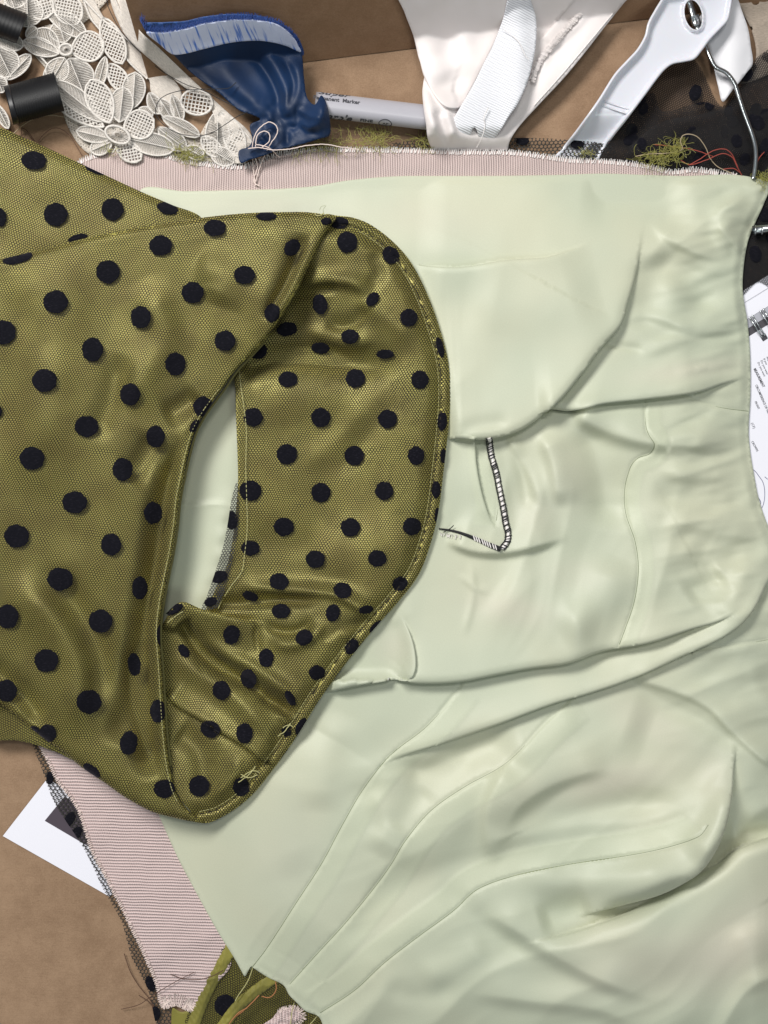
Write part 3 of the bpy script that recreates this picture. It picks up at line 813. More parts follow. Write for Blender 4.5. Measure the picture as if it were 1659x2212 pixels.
# ---- serged seam inside the lining
def zl(x, y, up=0): return float(lining_z(np.array([float(x)]), np.array([float(y)]))[0])+up
mb = MB(); mw = MB()
SG = cr([(1057, 946), (1062, 985), (1072, 1020), (1080, 1060), (1088, 1100), (1093, 1130), (1098, 1152), (1096, 1170), (1084, 1186)], 2)
zz = lining_z(SG[:, 0], SG[:, 1])
for off, r in ((-5.5, 1.2), (6.5, 1.5)):
    o = offset(SG, off); o += rng.uniform(-.5, .5, o.shape); mb.tube(np.column_stack([o, zz+3+0*o[:, 0]]), r, 5)
o = SG; mw.tube(np.column_stack([o+rng.uniform(-.6, .6, o.shape), zz+.6]), 4.2+.8*np.sin(np.arange(len(o))*.7), 6)
T = np.gradient(SG, axis=0); T /= np.linalg.norm(T, axis=1)[:, None]; Nn = np.stack([-T[:, 1], T[:, 0]], 1)
i = 2; fl = 1
while i < len(SG)-3:
    p = SG[i]; q = SG[min(i+2, len(SG)-1)]
    mb.tube([(*(p-Nn[i]*7), zz[i]+3), (*((p+q)/2), zz[i]+6.5), (*(q+Nn[i]*7), zz[i]+3)], random.uniform(.7, 1.7), 4); i += random.choice((2, 3, 4, 5))
SG2 = cr([(948, 1142), (975, 1146), (1000, 1153), (1030, 1165), (1055, 1176), (1082, 1187)], 2)
z2 = lining_z(SG2[:, 0], SG2[:, 1])
mb.tube(np.column_stack([SG2, z2+3]), np.linspace(1.5, 6, len(SG2)), 6); 
mb.tube(np.column_stack([cr([(958, 1150), (972, 1142), (980, 1135)], 3), np.linspace(zl(958, 1150)+3, zl(980, 1135)+10, len(cr([(958, 1150), (972, 1142), (980, 1135)], 3)))]), 1, 4)
for k in range(9):
    j = int(len(SG2)*(.55+.045*k)); mw.tube([(*(SG2[j]+(-2, -6)), z2[j]+6), (*(SG2[j]+(0, 0)), z2[j]+10), (*(SG2[j]+(2, 5)), z2[j]+5)], 1.4, 4)
for k in range(26):
    x = random.uniform(950, 1000); y = 1150+(x-950)*.14
    mw.tube([(x, y, zl(x, y, 4)), (x+random.uniform(-3, 3), y+random.uniform(4, 10), zl(x, y+8, 3))], .6, 3)
mb.build('serged_seam', M['blackthread'], dress)
mw.build('seam_threads', M['whitethread'], dress)

# stitches along the lining's seam lines
def stitches(name, line, zf, m, parent, dash=6, gap=2.2, r=.7, up=.7, jit=.3):
    c = cr(line, 1.5); cum = np.concatenate([[0], np.cumsum(np.linalg.norm(np.diff(c[:, :2], axis=0), axis=1))])
    P = []; s = 0
    while s+dash < cum[-1]:
        for t in (0, .25, .5, .75, 1):
            q = s+dash*t; P.append((np.interp(q, cum, c[:, 0])+random.uniform(-jit, jit)*.4, np.interp(q, cum, c[:, 1])+random.uniform(-jit, jit)*.4, up+(.5 if 0 < t < 1 else -.8)))
        s += dash+gap*random.uniform(.7, 1.3)
    P = np.array(P); P[:, 2] += zf(P[:, 0], P[:, 1]); mb = MB()
    for k in range(0, len(P), 5): mb.tube(P[k:k+5], r, 4)
    return mb.build(name, m, parent)
stitches('seam_stitching', [(1110, 1892), (1180, 1877), (1230, 1867), (1310, 1856), (1400, 1840)], lining_z, M['greenthread'], dress, 5, 3, .7, .3)

# ------------------------------------------------------------------ olive polka dot band
band = thing('olive_polka_dot_band', 450, 1100, 'olive satin band under black polka dot net, lying on the pale green lining', 'garment')
C_OUTC = cr(C_OUTER, 6)
HEM = 17
def hem(X, Y, line, a=1.0, width=HEM, stitch_at=25):
    """rolled edge, a groove and the dent of the stitch line; returns height and distance"""
    d, t, L = sdist(X, Y, line); d = np.abs(d)
    z = a*(7.5*np.sqrt(np.clip(1-((d-9)/9.5)**2, 0, 1)))*(d < 18.5)+a*(-3.0*np.exp(-((d-19)/2.4)**2))-a*1.6*np.exp(-((d-stitch_at)/2.5)**2)
    # fabric puckers near the hem
    z = z+1.1*np.sin(t*L/13+2*np.sin(t*L/47))*np.exp(-((d-28)/16)**2)
    return z, d
CF = Feat()
CF.ridge([(640, 640), (665, 615), (705, 608), (760, 612), (800, 640)], 16, 12, 24)
CF.ridge([(620, 650), (680, 628), (740, 622)], -12, 9, 14)
CF.ridge([(650, 560), (640, 610), (625, 640)], -14, 26)
CF.ridge([(700, 690), (735, 705), (770, 695), (800, 660)], -13, 12, 20)
CF.ridge([(660, 700), (700, 730), (760, 745), (820, 730)], 10, 12, 20)
CF.ridge([(520, 800), (600, 775), (680, 770), (780, 790), (880, 780)], -20, 26, 34, ta=.05)
CF.ridge([(760, 640), (840, 690), (900, 740)], 8, 24)
CF.ridge([(800, 540), (820, 590), (790, 620)], -8, 16)
CF.ridge([(540, 870), (700, 860), (850, 880)], 7, 45)
CF.ridge([(640, 1010), (720, 960), (800, 860)], 5, 26)
CF.ridge([(720, 1040), (780, 960), (860, 850)], -5, 22)
CF.ridge([(520, 1180), (600, 1175), (700, 1190)], -7, 40)
CF.ridge([(700, 1150), (800, 1180), (880, 1150)], 6, 50)
# lower tangle
CF.ridge([(500, 1262), (560, 1272), (640, 1280), (713, 1284), (760, 1304), (812, 1342)], 15, 8, 20, ta=.25, tb=.12)
CF.ridge([(470, 1300), (540, 1300), (620, 1296), (700, 1300)], -22, 12, 15, ta=.05)
CF.lip([(350, 1360), (359, 1335), (388, 1300), (437, 1316), (499, 1332), (546, 1342), (575, 1352)], 26, 60, side=1, ta=.05, tb=.25, dip=16, wl=14, rnd=14)
CF.ridge([(556, 1345), (553, 1378), (559, 1412)], -9, 5, 8)
CF.ridge([(565, 1345), (600, 1362), (635, 1364), (660, 1352), (672, 1330)], -15, 9, 11)
CF.ridge([(575, 1385), (630, 1395), (680, 1372), (700, 1335)], 12, 12, 16)
CF.ridge([(690, 1390), (760, 1350), (810, 1350)], -8, 14)
CF.ridge([(700, 1400), (735, 1370), (770, 1380)], 6, 12)
CF.ridge([(388, 1345), (410, 1372), (437, 1410), (484, 1446), (536, 1477), (577, 1509), (615, 1530), (640, 1550)], -38, 12, 17, ta=.03, tb=.12)
CF.ridge([(430, 1370), (480, 1410), (540, 1440), (600, 1480), (655, 1520)], 14, 14, 18)
CF.ridge([(370, 1400), (420, 1450), (490, 1495), (560, 1560), (590, 1600)], 17, 24)
CF.lip([(355, 1500), (385, 1528), (425, 1552), (475, 1582), (525, 1612), (570, 1645), (600, 1655)], 20, 34, side=-1, ta=.05, tb=.12, dip=14, wl=14, rnd=12)
CF.ridge([(530, 1490), (570, 1515), (605, 1545), (630, 1580)], 9, 6, 10)
CF.ridge([(560, 1500), (600, 1535), (640, 1540)], -12, 7, 9)
CF.ridge([(380, 1580), (430, 1620), (440, 1680), (420, 1740)], -14, 24, 30, ta=.1)
CF.ridge([(520, 1630), (500, 1680), (450, 1730)], 8, 14)
CF.ridge([(600, 1560), (590, 1620), (555, 1670)], -7, 12)
CF.bump(700, 1250, 90, 30, -8, 10); CF.bump(690, 772, 150, 36, -16, 0); CF.bump(630, 660, 50, 60, -20, 0); CF.bump(470, 1440, 60, 60, -8, 30)
B_EDGE = [(727, 470), (714, 487), (690, 530), (660, 590), (640, 632), (618, 668), (595, 705), (570, 737), (540, 770), (510, 802), (485, 838), (468, 860), (440, 900), (422, 935), (410, 975), (400, 1020), (388, 1080), (383, 1130), (374, 1190), (365, 1235), (354, 1290), (347, 1340), (346, 1380), (351, 1450), (355, 1520), (360, 1590), (367, 1650), (378, 1700), (396, 1737), (420, 1762), (440, 1777)]
B_EDGEC = cr(B_EDGE, 6)
def underB(X, Y):  # lower the ring's cloth where it passes under the left panel
    d, t, L = sdist(X, Y, B_EDGEC); return ss((-d if False else d)/40+1)
def cbase(X, Y):
    d, t, L = sdist(X, Y, C_OUTC); d = np.abs(d)
    return 38+20*ss(d/55)-34*ss((d-50)/210)
def c_sat(X, Y):
    h, d = hem(X, Y, C_OUTC)
    f = CF(X, Y)*ss((d-8)/26)
    f = np.maximum(f, -48)
    return np.maximum(cbase(X, Y)+20+f+h+2.0*noise(X, Y, 90, 21)*ss((d-20)/40), 18)
def c_net(X, Y):
    h, d = hem(X, Y, C_OUTC)
    f = CF(X, Y)
    f2 = np.where(f < 0, f*.7, f)*ss((d-8)/26)
    f2 = np.maximum(f2, -40)
    gap = 2.4+ss((d-25)/30)*(3.0+2.2*noise(X, Y, 60, 22))
    return np.maximum(cbase(X, Y)+20+f2+h+2.0*noise(X, Y, 90, 21)*ss((d-20)/40)+gap, 19.5)
C_INNER = [(345, 1345), (362, 1322), (388, 1301), (415, 1305), (440, 1316), (452, 1300), (470, 1262), (488, 1228), (500, 1180), (508, 1120), (514, 1040), (513, 980), (510, 900), (509, 850), (508, 800), (540, 745), (590, 690), (630, 630), (670, 550), (700, 500)]
C_OUT = C_OUTER[:]+[(405, 1745), (365, 1690), (350, 1600), (340, 1500), (338, 1400)]+C_INNER
cdots = [(750, 523, 22, 23), (844, 551, 17, 20, -35), (805, 646, 12, 17, 40), (691, 657, 16, 22, -10), (733, 481, 20, 13), (620, 711, 22, 15, -10), (692, 752, 20, 12, 5), (756, 727, 19, 16), (832, 765, 19, 10), (883, 686, 19, 19),
    (555, 757, 22, 19), (622, 819, 21, 17), (768, 817, 21, 20), (907, 820, 19, 20), (547, 901, 21, 20), (693, 902, 21, 21), (837, 905, 21, 20), (955, 910, 11, 20), (620, 981, 22, 22), (765, 984, 21, 21), (899, 984, 18, 20), (958, 985, 7, 16),
    (541, 1060, 24, 22), (693, 1064, 21, 21), (830, 1060, 20, 20), (942, 1058, 10, 19), (613, 1138, 22, 20), (757, 1139, 21, 20), (890, 1137, 20, 19), (945, 1115, 6, 18), (541, 1184, 20, 16), (681, 1208, 21, 19), (815, 1206, 20, 18),
    (603, 1256, 21, 18, 10), (740, 1275, 20, 17, 15), (864, 1261, 17, 15, -30), (951, 750, 8, 22, -14), (541, 1288, 18, 10, 20), (607, 1320, 20, 16), (719, 1324, 15, 19, 15), (791, 1317, 16, 9, -10),
    (500, 1371, 18, 21, 15), (657, 1377, 19, 17, -25), (575, 1421, 16, 20), (760, 1397, 14, 18, 35), (685, 1453, 18, 16), (812, 1354, 17, 8, -45), (537, 1466, 17, 21, -20), (478, 1491, 19, 21, -15), (627, 1508, 9, 18, -30), (454, 1575, 22, 18, 20),
    (528, 1584, 18, 22), (430, 1698, 22, 23, 20), (521, 1700, 18, 20), (652, 1570, 12, 20, 30), (619, 1578, 11, 13), (376, 1316, 20, 10, -25), (397, 1406, 10, 16, -35), (843, 1345, 8, 8)]
sheet('satin_facing', C_OUT, c_sat, M['olive'], band, step=5, lines=CF.lines, skirt=14, ang=.3, feat=CF)
fc = [p for p in C_OUT]
sheet('dotted_net', fc, c_net, M['net'], band, step=6, lines=CF.lines, skirt=0, ang=.05, dots=cdots, dotmat=M['flock'], feat=CF)
# sheer strip of net beyond the facing's satin, in the opening
def strip_z(X, Y): return 50+2*noise(X, Y, 30, 50)
sheet('sheer_net_edge', [(512, 1040), (500, 1080), (492, 1130), (482, 1180), (465, 1235), (448, 1285), (436, 1316), (470, 1310), (500, 1220), (515, 1130)], strip_z, net_material('sheer_black_net', 6, -.6, .9, (.03, .03, .035), maxa=.85), band, step=6, skirt=0,
      dots=[(501, 1124, 13, 20, 0), (474, 1246, 18, 13, -20), (455, 1300, 14, 10, -20)], dotmat=M['flock'])
stitches('topstitching', offset(C_OUTC, 25)[14:], c_net, M['goldthread'], band, 6.5, 2.2, .62, .7)
stitches('topstitching', [(515, 780), (520, 830), (527, 880), (532, 930), (531, 1010), (533, 1080), (534, 1140), (528, 1200), (522, 1235), (500, 1265), (478, 1300), (470, 1318)], c_net, M['goldthread'], band, 7.5, 2.0, .9, 1.2)
stitches('topstitching', [(362, 1345), (378, 1332), (400, 1318)], c_net, M['goldthread'], band, 6.5, 2.0, .9, 1.2)
# hem welt line
cord(np.column_stack([offset(C_OUTC, 19.5)[10:], c_net(offset(C_OUTC, 19.5)[10:, 0], offset(C_OUTC, 19.5)[10:, 1])-.4]), .9, M['blackthread'], band, 'welt_line', 4)

# upper left panel behind
A_OUT = [(-40, 258), (0, 275), (40, 292), (110, 323), (180, 356), (240, 384), (300, 412), (370, 442), (436, 472), (420, 520), (200, 620), (-40, 640)]
A_TOP = cr(A_OUT[:9], 8)
def a_sat(X, Y):
    d = np.abs(sdist(X, Y, A_TOP)[0]); return 34+10*ss(d/16)+4*noise(X, Y, 70, 30)+4*ss(d/90)
def a_net(X, Y):
    d = np.abs(sdist(X, Y, A_TOP)[0]); return a_sat(X, Y)+1.4+4*ss((d-6)/40)+2*ss((d-6)/40)*noise(X, Y, 50, 31)
sheet('satin_panel', A_OUT, a_sat, M['olive'], band, step=6, skirt=12, ang=.2)
sheet('dotted_net', A_OUT, a_net, M['net'], band, step=8, skirt=0, ang=.35,
      dots=[(73, 346, 27, 20, 5), (205, 366, 24, 8, 22), (120, 463, 26, 25), (243, 452, 24, 24), (362, 450, 23, 13, 15), (0, 470, 14, 20), (168, 514, 22, 8, -14)], dotmat=M['flock'])
# the large left panel
B_TOP = [(-40, 566), (0, 560), (60, 546), (100, 536), (200, 511), (270, 496), (330, 486), (430, 471), (500, 463), (560, 459), (620, 458), (660, 458), (700, 463), (727, 470)]
B_BOT = [(440, 1777), (415, 1775), (370, 1765), (330, 1754), (270, 1722), (225, 1690), (180, 1660), (130, 1620), (90, 1592), (40, 1550), (0, 1522), (-40, 1500)]
B_OUT = B_TOP+B_EDGE[1:-1]+B_BOT
B_TOPC = cr(B_TOP, 8); B_BOTC = cr(B_BOT, 8)
BF = Feat()
BF.ridge([(418, 950), (375, 1020), (350, 1120), (335, 1230), (318, 1330), (305, 1430), (310, 1530), (320, 1620), (340, 1690)], -24, 30, 42, ta=.12, tb=.1)
BF.ridge([(300, 1380), (290, 1450), (270, 1540), (250, 1620)], -13, 30)
BF.ridge([(340, 940), (300, 1010), (270, 1040)], -13, 32)
BF.ridge([(430, 850), (390, 880), (350, 900)], -10, 26)
BF.ridge([(650, 500), (640, 560), (610, 630), (570, 700)], -13, 16, 20, ta=.2)
BF.ridge([(90, 480), (110, 700), (90, 900), (60, 1100)], 8, 70)
BF.ridge([(300, 600), (350, 720), (300, 830), (280, 900)], 7, 40)
BF.ridge([(260, 760), (240, 860), (200, 960)], -7, 26)
BF.ridge([(0, 1260), (100, 1330), (160, 1450), (150, 1600)], 11, 42)
BF.ridge([(60, 1240), (140, 1280), (220, 1420), (210, 1560)], -9, 30)
BF.ridge([(-40, 1420), (60, 1510), (100, 1580)], -12, 24)
BF.ridge([(420, 560), (480, 600), (460, 660)], 6, 40)
def b_edge(X, Y):
    d1 = np.abs(sdist(X, Y, B_EDGEC)[0]); d2 = np.abs(sdist(X, Y, B_TOPC)[0]); d3 = np.abs(sdist(X, Y, B_BOTC)[0])
    return d1, d2, d3
def b_z(X, Y, net):
    d1, d2, d3 = b_edge(X, Y)
    roll = 1-.0*d1
    z = 86+6*noise(X, Y, 170, 35)+2*noise(X, Y, 60, 36)
    z = z+26*np.exp(-((X-600)/110)**2-((Y-650)/130)**2)+10*np.exp(-((X-330)/90)**2-((Y-1450)/220)**2)
    z = z-15*(1-np.sqrt(np.clip(1-(1-np.clip(d2/16, 0, 1))**2, 0, 1)))-15*(1-np.sqrt(np.clip(1-(1-np.clip(d3/20, 0, 1))**2, 0, 1)))
    low = ss((Y-760)/160)
    z = z-13*(1-np.sqrt(np.clip(1-(1-np.clip(d1/13, 0, 1))**2, 0, 1)))
    z = z-low*2.6*np.exp(-((d1-13)/2.2)**2)
    f = 2.3*BF(X, Y)*ss((d1-12)/20)
    if net:
        f = np.where(f < 0, f*.42, f)
        g = 2.4+ss((np.minimum(np.minimum(d1, d2), d3)-12)/40)*(5.5+3.5*noise(X, Y, 75, 37))
        return np.maximum(z+f+g, 44)
    return np.maximum(z+f, 36)
sheet('satin_panel', B_OUT, lambda X, Y: b_z(X, Y, False), M['olive'], band, step=6, lines=[offset(B_EDGEC, 4), offset(B_EDGEC, 8), offset(B_EDGEC, 13), offset(B_EDGEC, 16)], skirt=14, ang=1.9)
bdots = [(38, 557, 33, 12, -14), (233, 587, 26, 25, 10), (120, 652, 27, 25), (8, 718, 26, 26), (347, 530, 25, 22), (464, 492, 24, 18), (575, 467, 22, 9), (528, 594, 23, 20), (416, 632, 24, 23), (304, 685, 22, 24), (200, 755, 23, 26),
    (96, 822, 27, 25), (631, 535, 16, 20, 40), (486, 736, 23, 22), (379, 786, 22, 25), (281, 852, 22, 24), (187, 921, 26, 23), (69, 990, 27, 25), (588, 676, 17, 20, 0), (336, 943, 20, 24), (438, 878, 21, 22, 25), (265, 1014, 22, 25),
    (161, 1085, 27, 24), (36, 1158, 27, 25), (331, 1108, 20, 24), (240, 1176, 22, 24), (130, 1251, 28, 25), (16, 1332, 24, 26), (302, 1270, 17, 25), (217, 1342, 26, 25), (100, 1427, 26, 25), (290, 1435, 14, 25, -6), (14, 1492, 23, 24),
    (192, 1516, 27, 26), (347, 1372, 9, 23), (341, 1536, 17, 25), (278, 1605, 19, 26, 8), (70, 1582, 12, 16, 50), (103, 1584, 19, 19), (355, 1704, 23, 20), (198, 1664, 22, 10, 38), (-4, 888, 8, 14), (420, 920, 8, 16, 30), (705, 478, 12, 8)]
sheet('dotted_net', B_OUT, lambda X, Y: b_z(X, Y, True), M['net'], band, step=6, skirt=0, ang=.12, dots=bdots, dotmat=M['flock'])
def bz_net(X, Y): return b_z(X, Y, True)
stitches('topstitching', offset(B_EDGEC, 8)[75:-12], bz_net, M['goldthread'], band, 4.5, 3.0, .8, .9)
# second thickness of the folded edge showing under the big panel
E2 = offset(B_EDGEC, -1.5)[52:-22]
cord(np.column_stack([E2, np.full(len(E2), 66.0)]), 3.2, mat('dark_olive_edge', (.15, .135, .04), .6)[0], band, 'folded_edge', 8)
cord(np.column_stack([offset(B_EDGEC, 1.5)[50:-8], np.full(len(B_EDGEC[50:-8]), 77.0)]), 1.2, M['blackthread'], band, 'edge_cord', 5)
# lower left under layer
G_OUT = [(-40, 1480), (30, 1520), (100, 1580), (190, 1650), (205, 1672), (150, 1638), (90, 1613), (40, 1600), (-40, 1590)]
g_z = lambda X, Y: 44+3*noise(X, Y, 60, 44)
sheet('satin_panel', G_OUT, g_z, M['olive'], band, step=7, skirt=14, ang=1.0)
sheet('dotted_net', G_OUT, lambda X, Y: g_z(X, Y)+3, M['net'], band, step=8, skirt=0, ang=.5)
def wiggle(pts, amp, n=3):
    c = cr(pts, 4); c = c.copy(); c[:, :2] += rng.uniform(-amp, amp, (len(c), 2)); return c
def loose(name, pts, r, m, label=None, cat=None, parent=None, amp=0.0, n=5, group=None):
    mb = MB(); mb.tube(wiggle(pts, amp), r, n); o = mb.build(name, m, parent)
    if label: tag(o, label, cat, group)
    return o
_K = [[(520, 1680, 60), (545, 1665, 66), (560, 1668, 62)], [(515, 1690, 60), (540, 1672, 66), (552, 1655, 64)], [(520, 1672, 60), (535, 1680, 68), (556, 1674, 60)], [(612, 1572, 55), (622, 1566, 62), (632, 1570, 58)], [(600, 1590, 58), (615, 1580, 62), (628, 1562, 60)], [(676, 462, 60), (690, 466, 66), (700, 460, 60)]]
for grp in (_K[:3], _K[3:5], _K[5:]):
    mb = MB()
    for p in grp: mb.tube(wiggle([(x, y, z+22) for x, y, z in p], .8), 1.1, 4)
    mb.build('loose_stitching', M['goldthread'], band)

# ------------------------------------------------------------------ lace trim
lace = thing('lace_trim', 250, 180, 'cream flower lace trim piled beside the blue ribbon', 'lace')
def petal(base, tip, w, style, z=10, bulge=1.0):
    base = np.array(base, float); tip = np.array(tip, float); d = tip-base; L = np.linalg.norm(d); d /= L; n = np.array([-d[1], d[0]])
    ts = np.linspace(0, 1, 13)
    prof = lambda t: w*.56*np.clip(np.sin(PI*np.clip(t, 0, 1)**1.15), 0, 1)**.55
    P = lambda t, s: base+d*(L*t)+n*prof(t)*s
    zz = lambda t, s: 7+z*.55+bulge*4*math.sin(PI*min(max(t, 0), 1))*(1-.5*abs(s))+random.uniform(-.3, .3)
    left = [(*P(t, 1), zz(t, 1)) for t in ts]; right = [(*P(t, -1), zz(t, -1)) for t in ts]
    ring = left+right[::-1][1:-1]; ring.append(ring[0])
    cr_ = 2.9 if style == 'net' else 2.1
    mbL.tube(ring, cr_, 5)
    if style in ('fill', 'rib'):
        k = len(ts); V = []; 
        for i, t in enumerate(ts):
            for s in (-1, -.5, 0, .5, 1): V.append((*P(t, s*.97), zz(t, s)-.8))
        F = [(i*5+j, i*5+j+1, (i+1)*5+j+1, (i+1)*5+j) for i in range(k-1) for j in range(4)]
        (mbF if style == 'fill' else mbG).add(V, F)
        mbL.tube([(*P(t, 0), zz(t, 0)+1.2) for t in ts], 1.3, 4)
        m = int(L/3.6)
        for i in range(1, m):
            t = i/m
            for s in (-1, 1):
                t2 = min(1, t+.06)
                mbL.tube([(*P(t, 0), zz(t, 0)+.6), (*P(t2, s*.6), zz(t2, .6)+.5), (*P(min(1, t+.08), s), zz(t, 1))], 1.15 if style == 'rib' else .95, 3)
    if style == 'net':
        g = 7.5
        for a in (1, -1):
            k = -w-L
            while k < w+L:
                # diagonal lines  u + a v = k clipped to the petal
                pts = []
                for q in np.linspace(0, 1, 25):
                    u = q*L; v = (k-u)*a
                    if abs(v) < prof(q): pts.append((*(base+d*u+n*v), zz(q, v/(prof(q)+1e-6))-.3))
                if len(pts) > 1: mbL.tube(pts, 1.6, 4)
                k += g*1.25
def oval(cx, cy, rx, ry, ang, z, net=True):
    a = math.radians(ang); th = np.linspace(0, 2*PI, 25)
    f = lambda u, v: (cx+u*math.cos(a)-v*math.sin(a), cy+u*math.sin(a)+v*math.cos(a))
    mbL.tube([(*f(rx*math.cos(t), ry*math.sin(t)), z) for t in th], 2.8, 6)
    if net:
        for g in np.arange(-rx, rx, 8): 
            h = ry*math.sqrt(max(0, 1-(g/rx)**2)); mbL.tube([(*f(g, -h), z), (*f(g, 0), z+2), (*f(g, h), z)], 1.5, 4)
        for g in np.arange(-ry, ry, 8):
            h = rx*math.sqrt(max(0, 1-(g/ry)**2)); mbL.tube([(*f(-h, g), z), (*f(0, g), z+2), (*f(h, g), z)], 1.5, 4)
    else:
        for k in range(22):
            t = 2*PI*k/22; mbL.tube([(*f(rx*.25*math.cos(t), ry*.25*math.sin(t)), z+2), (*f(rx*math.cos(t), ry*math.sin(t)), z)], .9, 3)
PET = [((237, 265), (196, 172), 50, 'net', 20), ((226, 263), (116, 176), 40, 'rib', 18), ((224, 274), (116, 210), 34, 'net', 14), ((258, 264), (267, 188), 44, 'rib', 18), ((268, 282), (332, 258), 56, 'net', 16),
    ((270, 298), (378, 322), 42, 'rib', 12), ((250, 308), (305, 345), 36, 'net', 10), ((238, 300), (165, 282), 30, 'rib', 12), ((242, 306), (196, 326), 32, 'rib', 10),
    ((155, 112), (224, 90), 58, 'net', 14), ((128, 104), (66, 76), 52, 'fill', 12), ((140, 92), (126, 46), 46, 'fill', 11), ((127, 116), (50, 88), 34, 'fill', 14), ((140, 125), (110, 176), 44, 'fill', 12), ((150, 126), (180, 200), 66, 'rib', 12), ((125, 126), (100, 186), 28, 'fill', 10),
    ((60, 0), (8, -5), 36, 'rib', 20), ((58, -10), (60, 58), 62, 'rib', 18), ((62, 0), (114, 28), 48, 'net', 16), ((122, -20), (168, 52), 52, 'net', 14), ((95, 12), (186, 78), 38, 'fill', 12), ((20, -10), (40, 40), 40, 'rib', 18),
    ((-14, 78), (50, 100), 34, 'rib', 22), ((-8, 100), (24, 166), 58, 'rib', 24), ((14, 172), (66, 118), 28, 'fill', 22), ((-10, 160), (6, 200), 30, 'rib', 22), ((-8, 225), (18, 278), 18, 'rib', 12), ((56, 78), (80, 62), 22, 'fill', 14),
    ((228, 122), (210, 192), 22, 'fill', 10), ((236, 138), (272, 196), 34, 'net', 9), ((222, 38), (264, 138), 42, 'net', 9), ((286, 234), (292, 156), 44, 'rib', 12),
    ((350, 252), (432, 294), 26, 'fill', 12), ((342, 278), (402, 322), 34, 'rib', 9), ((436, 296), (476, 336), 30, 'net', 9), ((452, 322), (505, 352), 34, 'rib', 9), ((322, 200), (344, 246), 26, 'fill', 10), ((344, 212), (372, 258), 26, 'fill', 10), ((372, 205), (392, 262), 24, 'fill', 10),
    ((470, 240), (470, 330), 46, 'rib', 9), ((490, 250), (520, 340), 40, 'net', 8), ((300, 235), (330, 250), 22, 'fill', 8), ((400, 318), (440, 340), 26, 'rib', 8)]
mbL = MB(); mbF = MB(); mbG = MB()
for b_, t_, w_, s_, z_ in PET: petal(b_, t_, w_, s_, z_)
oval(254, 291, 28, 17, 25, 26, False); oval(425, 221, 34, 27, 10, 16); oval(142, 107, 14, 12, 0, 18, False)
for pts in ([(178, -5, 10), (222, 42, 12), (265, 76, 14), (305, 112, 14), (350, 150, 13), (400, 182, 12), (440, 200, 12)], [(246, -5, 14), (275, 55, 16), (305, 95, 16), (345, 118, 14)], [(180, 0, 10), (200, 45, 10), (250, 98, 10), (285, 140, 10), (318, 170, 10)], [(470, 235, 12), (505, 262, 12), (540, 300, 12), (548, 320, 12)],
            [(118, 178, 14), (110, 150, 14), (75, 110, 14), (52, 88, 14)]):
    mbL.tube(cr(pts, 6), 2.4, 5)
mbL.build('petal_cords', M['lace'], lace); mbF.build('petal_ground', M['lace_dim'], lace)
M['lace_rib'] = lace_mat('cream_lace_rib', (.74, .67, .60)); mbG.build('petal_ground', M['lace_rib'], lace)
gl = lambda X, Y: 5+2*noise(X, Y, 26, 63)
for P_ in ([(118, 178), (100, 150), (56, 90), (75, 66), (120, 52), (190, 75), (225, 100), (220, 125), (190, 130), (196, 170), (215, 185), (255, 190), (285, 165), (294, 180), (290, 225), (310, 235), (320, 265), (380, 320), (380, 345), (200, 335), (150, 280)],
           [(-10, -10), (235, -10), (215, 20), (180, 50), (165, 60), (110, 35), (75, 38), (65, 60), (20, 45), (-10, 20)], [(420, 300), (450, 262), (480, 250), (530, 335), (500, 354), (400, 342), (330, 300), (345, 272)]):
    sheet('petal_ground', P_, gl, M['lace_dim'], lace, step=7, skirt=1, ang=.4)
lz = lambda X, Y: 8+3*noise(X, Y, 30, 60)
sheet('lace_band', [(178, -10), (192, 38), (228, 76), (252, 98), (275, 132), (300, 158), (322, 172), (326, 198), (345, 216), (350, 236), (368, 250), (388, 254), (394, 232), (388, 190), (350, 150), (305, 112), (265, 78), (225, 38), (196, -10)], lz, M['lace_rib'], lace, step=7, skirt=2, ang=.7)
M['lace_edge'] = lace_mat('cream_lace_edge', (.78, .71, .64), False)
sheet('lace_band', [(238, -10), (268, -10), (296, 58), (345, 105), (400, 158), (445, 200), (500, 250), (538, 285), (550, 318), (528, 352), (480, 345), (452, 320), (460, 290), (462, 250), (440, 215), (400, 190), (340, 142), (290, 97), (262, 62)], over(lambda X, Y: 13+3*noise(X, Y, 22, 61)+3*noise(X, Y, 9, 62)), M['lace_edge'], lace, step=5, skirt=2, ang=.9)

# black spools
def cylinder_on_floor(mb, a, b, r, z, n=28, rings=None, mi=0):
    c = np.linspace(0, 1, rings or 12)[:, None]*(np.array(b, float)-np.array(a, float))+np.array(a, float)
    mb.tube(np.column_stack([c, np.full(len(c), z)]), r, n, mi)
M['spoolthread'] = mat('black_spool_thread', (.006, .006, .007), .5, .25)[0]
sp = thing('thread_spool', 70, 215, 'black thread spool lying on its side under the cream lace', 'spool')
mb = MB(); c = np.linspace(0, 1, 60)[:, None]*(np.array((128., 198.))-np.array((30., 225.)))+np.array((30., 225.))
r = 43+.5*np.sin(np.arange(60)*2.1); mb.tube(np.column_stack([c, np.full(60, 42.)]), r, 32); mb.build('wound_thread', M['spoolthread'], sp)
mb = MB(); c = np.linspace(0, 1, 5)[:, None]*(np.array((30., 225.))-np.array((18., 228.)))+np.array((18., 228.)); mb.tube(np.column_stack([c, np.full(5, 42.)]), 43.5, 32); mb.build('end_cap', M['blackplastic'], sp)
sp = thing('thread_spool', 10, 70, 'black thread spool at the top left corner, almost hidden behind the lace', 'spool')
mb = MB(); c = np.linspace(0, 1, 40)[:, None]*(np.array((48., 62.))-np.array((-60., 20.)))+np.array((-60., 20.)); mb.tube(np.column_stack([c, np.full(40, 36.)]), 34+.5*np.sin(np.arange(40)*2.1), 28); mb.build('wound_thread', M['spoolthread'], sp)

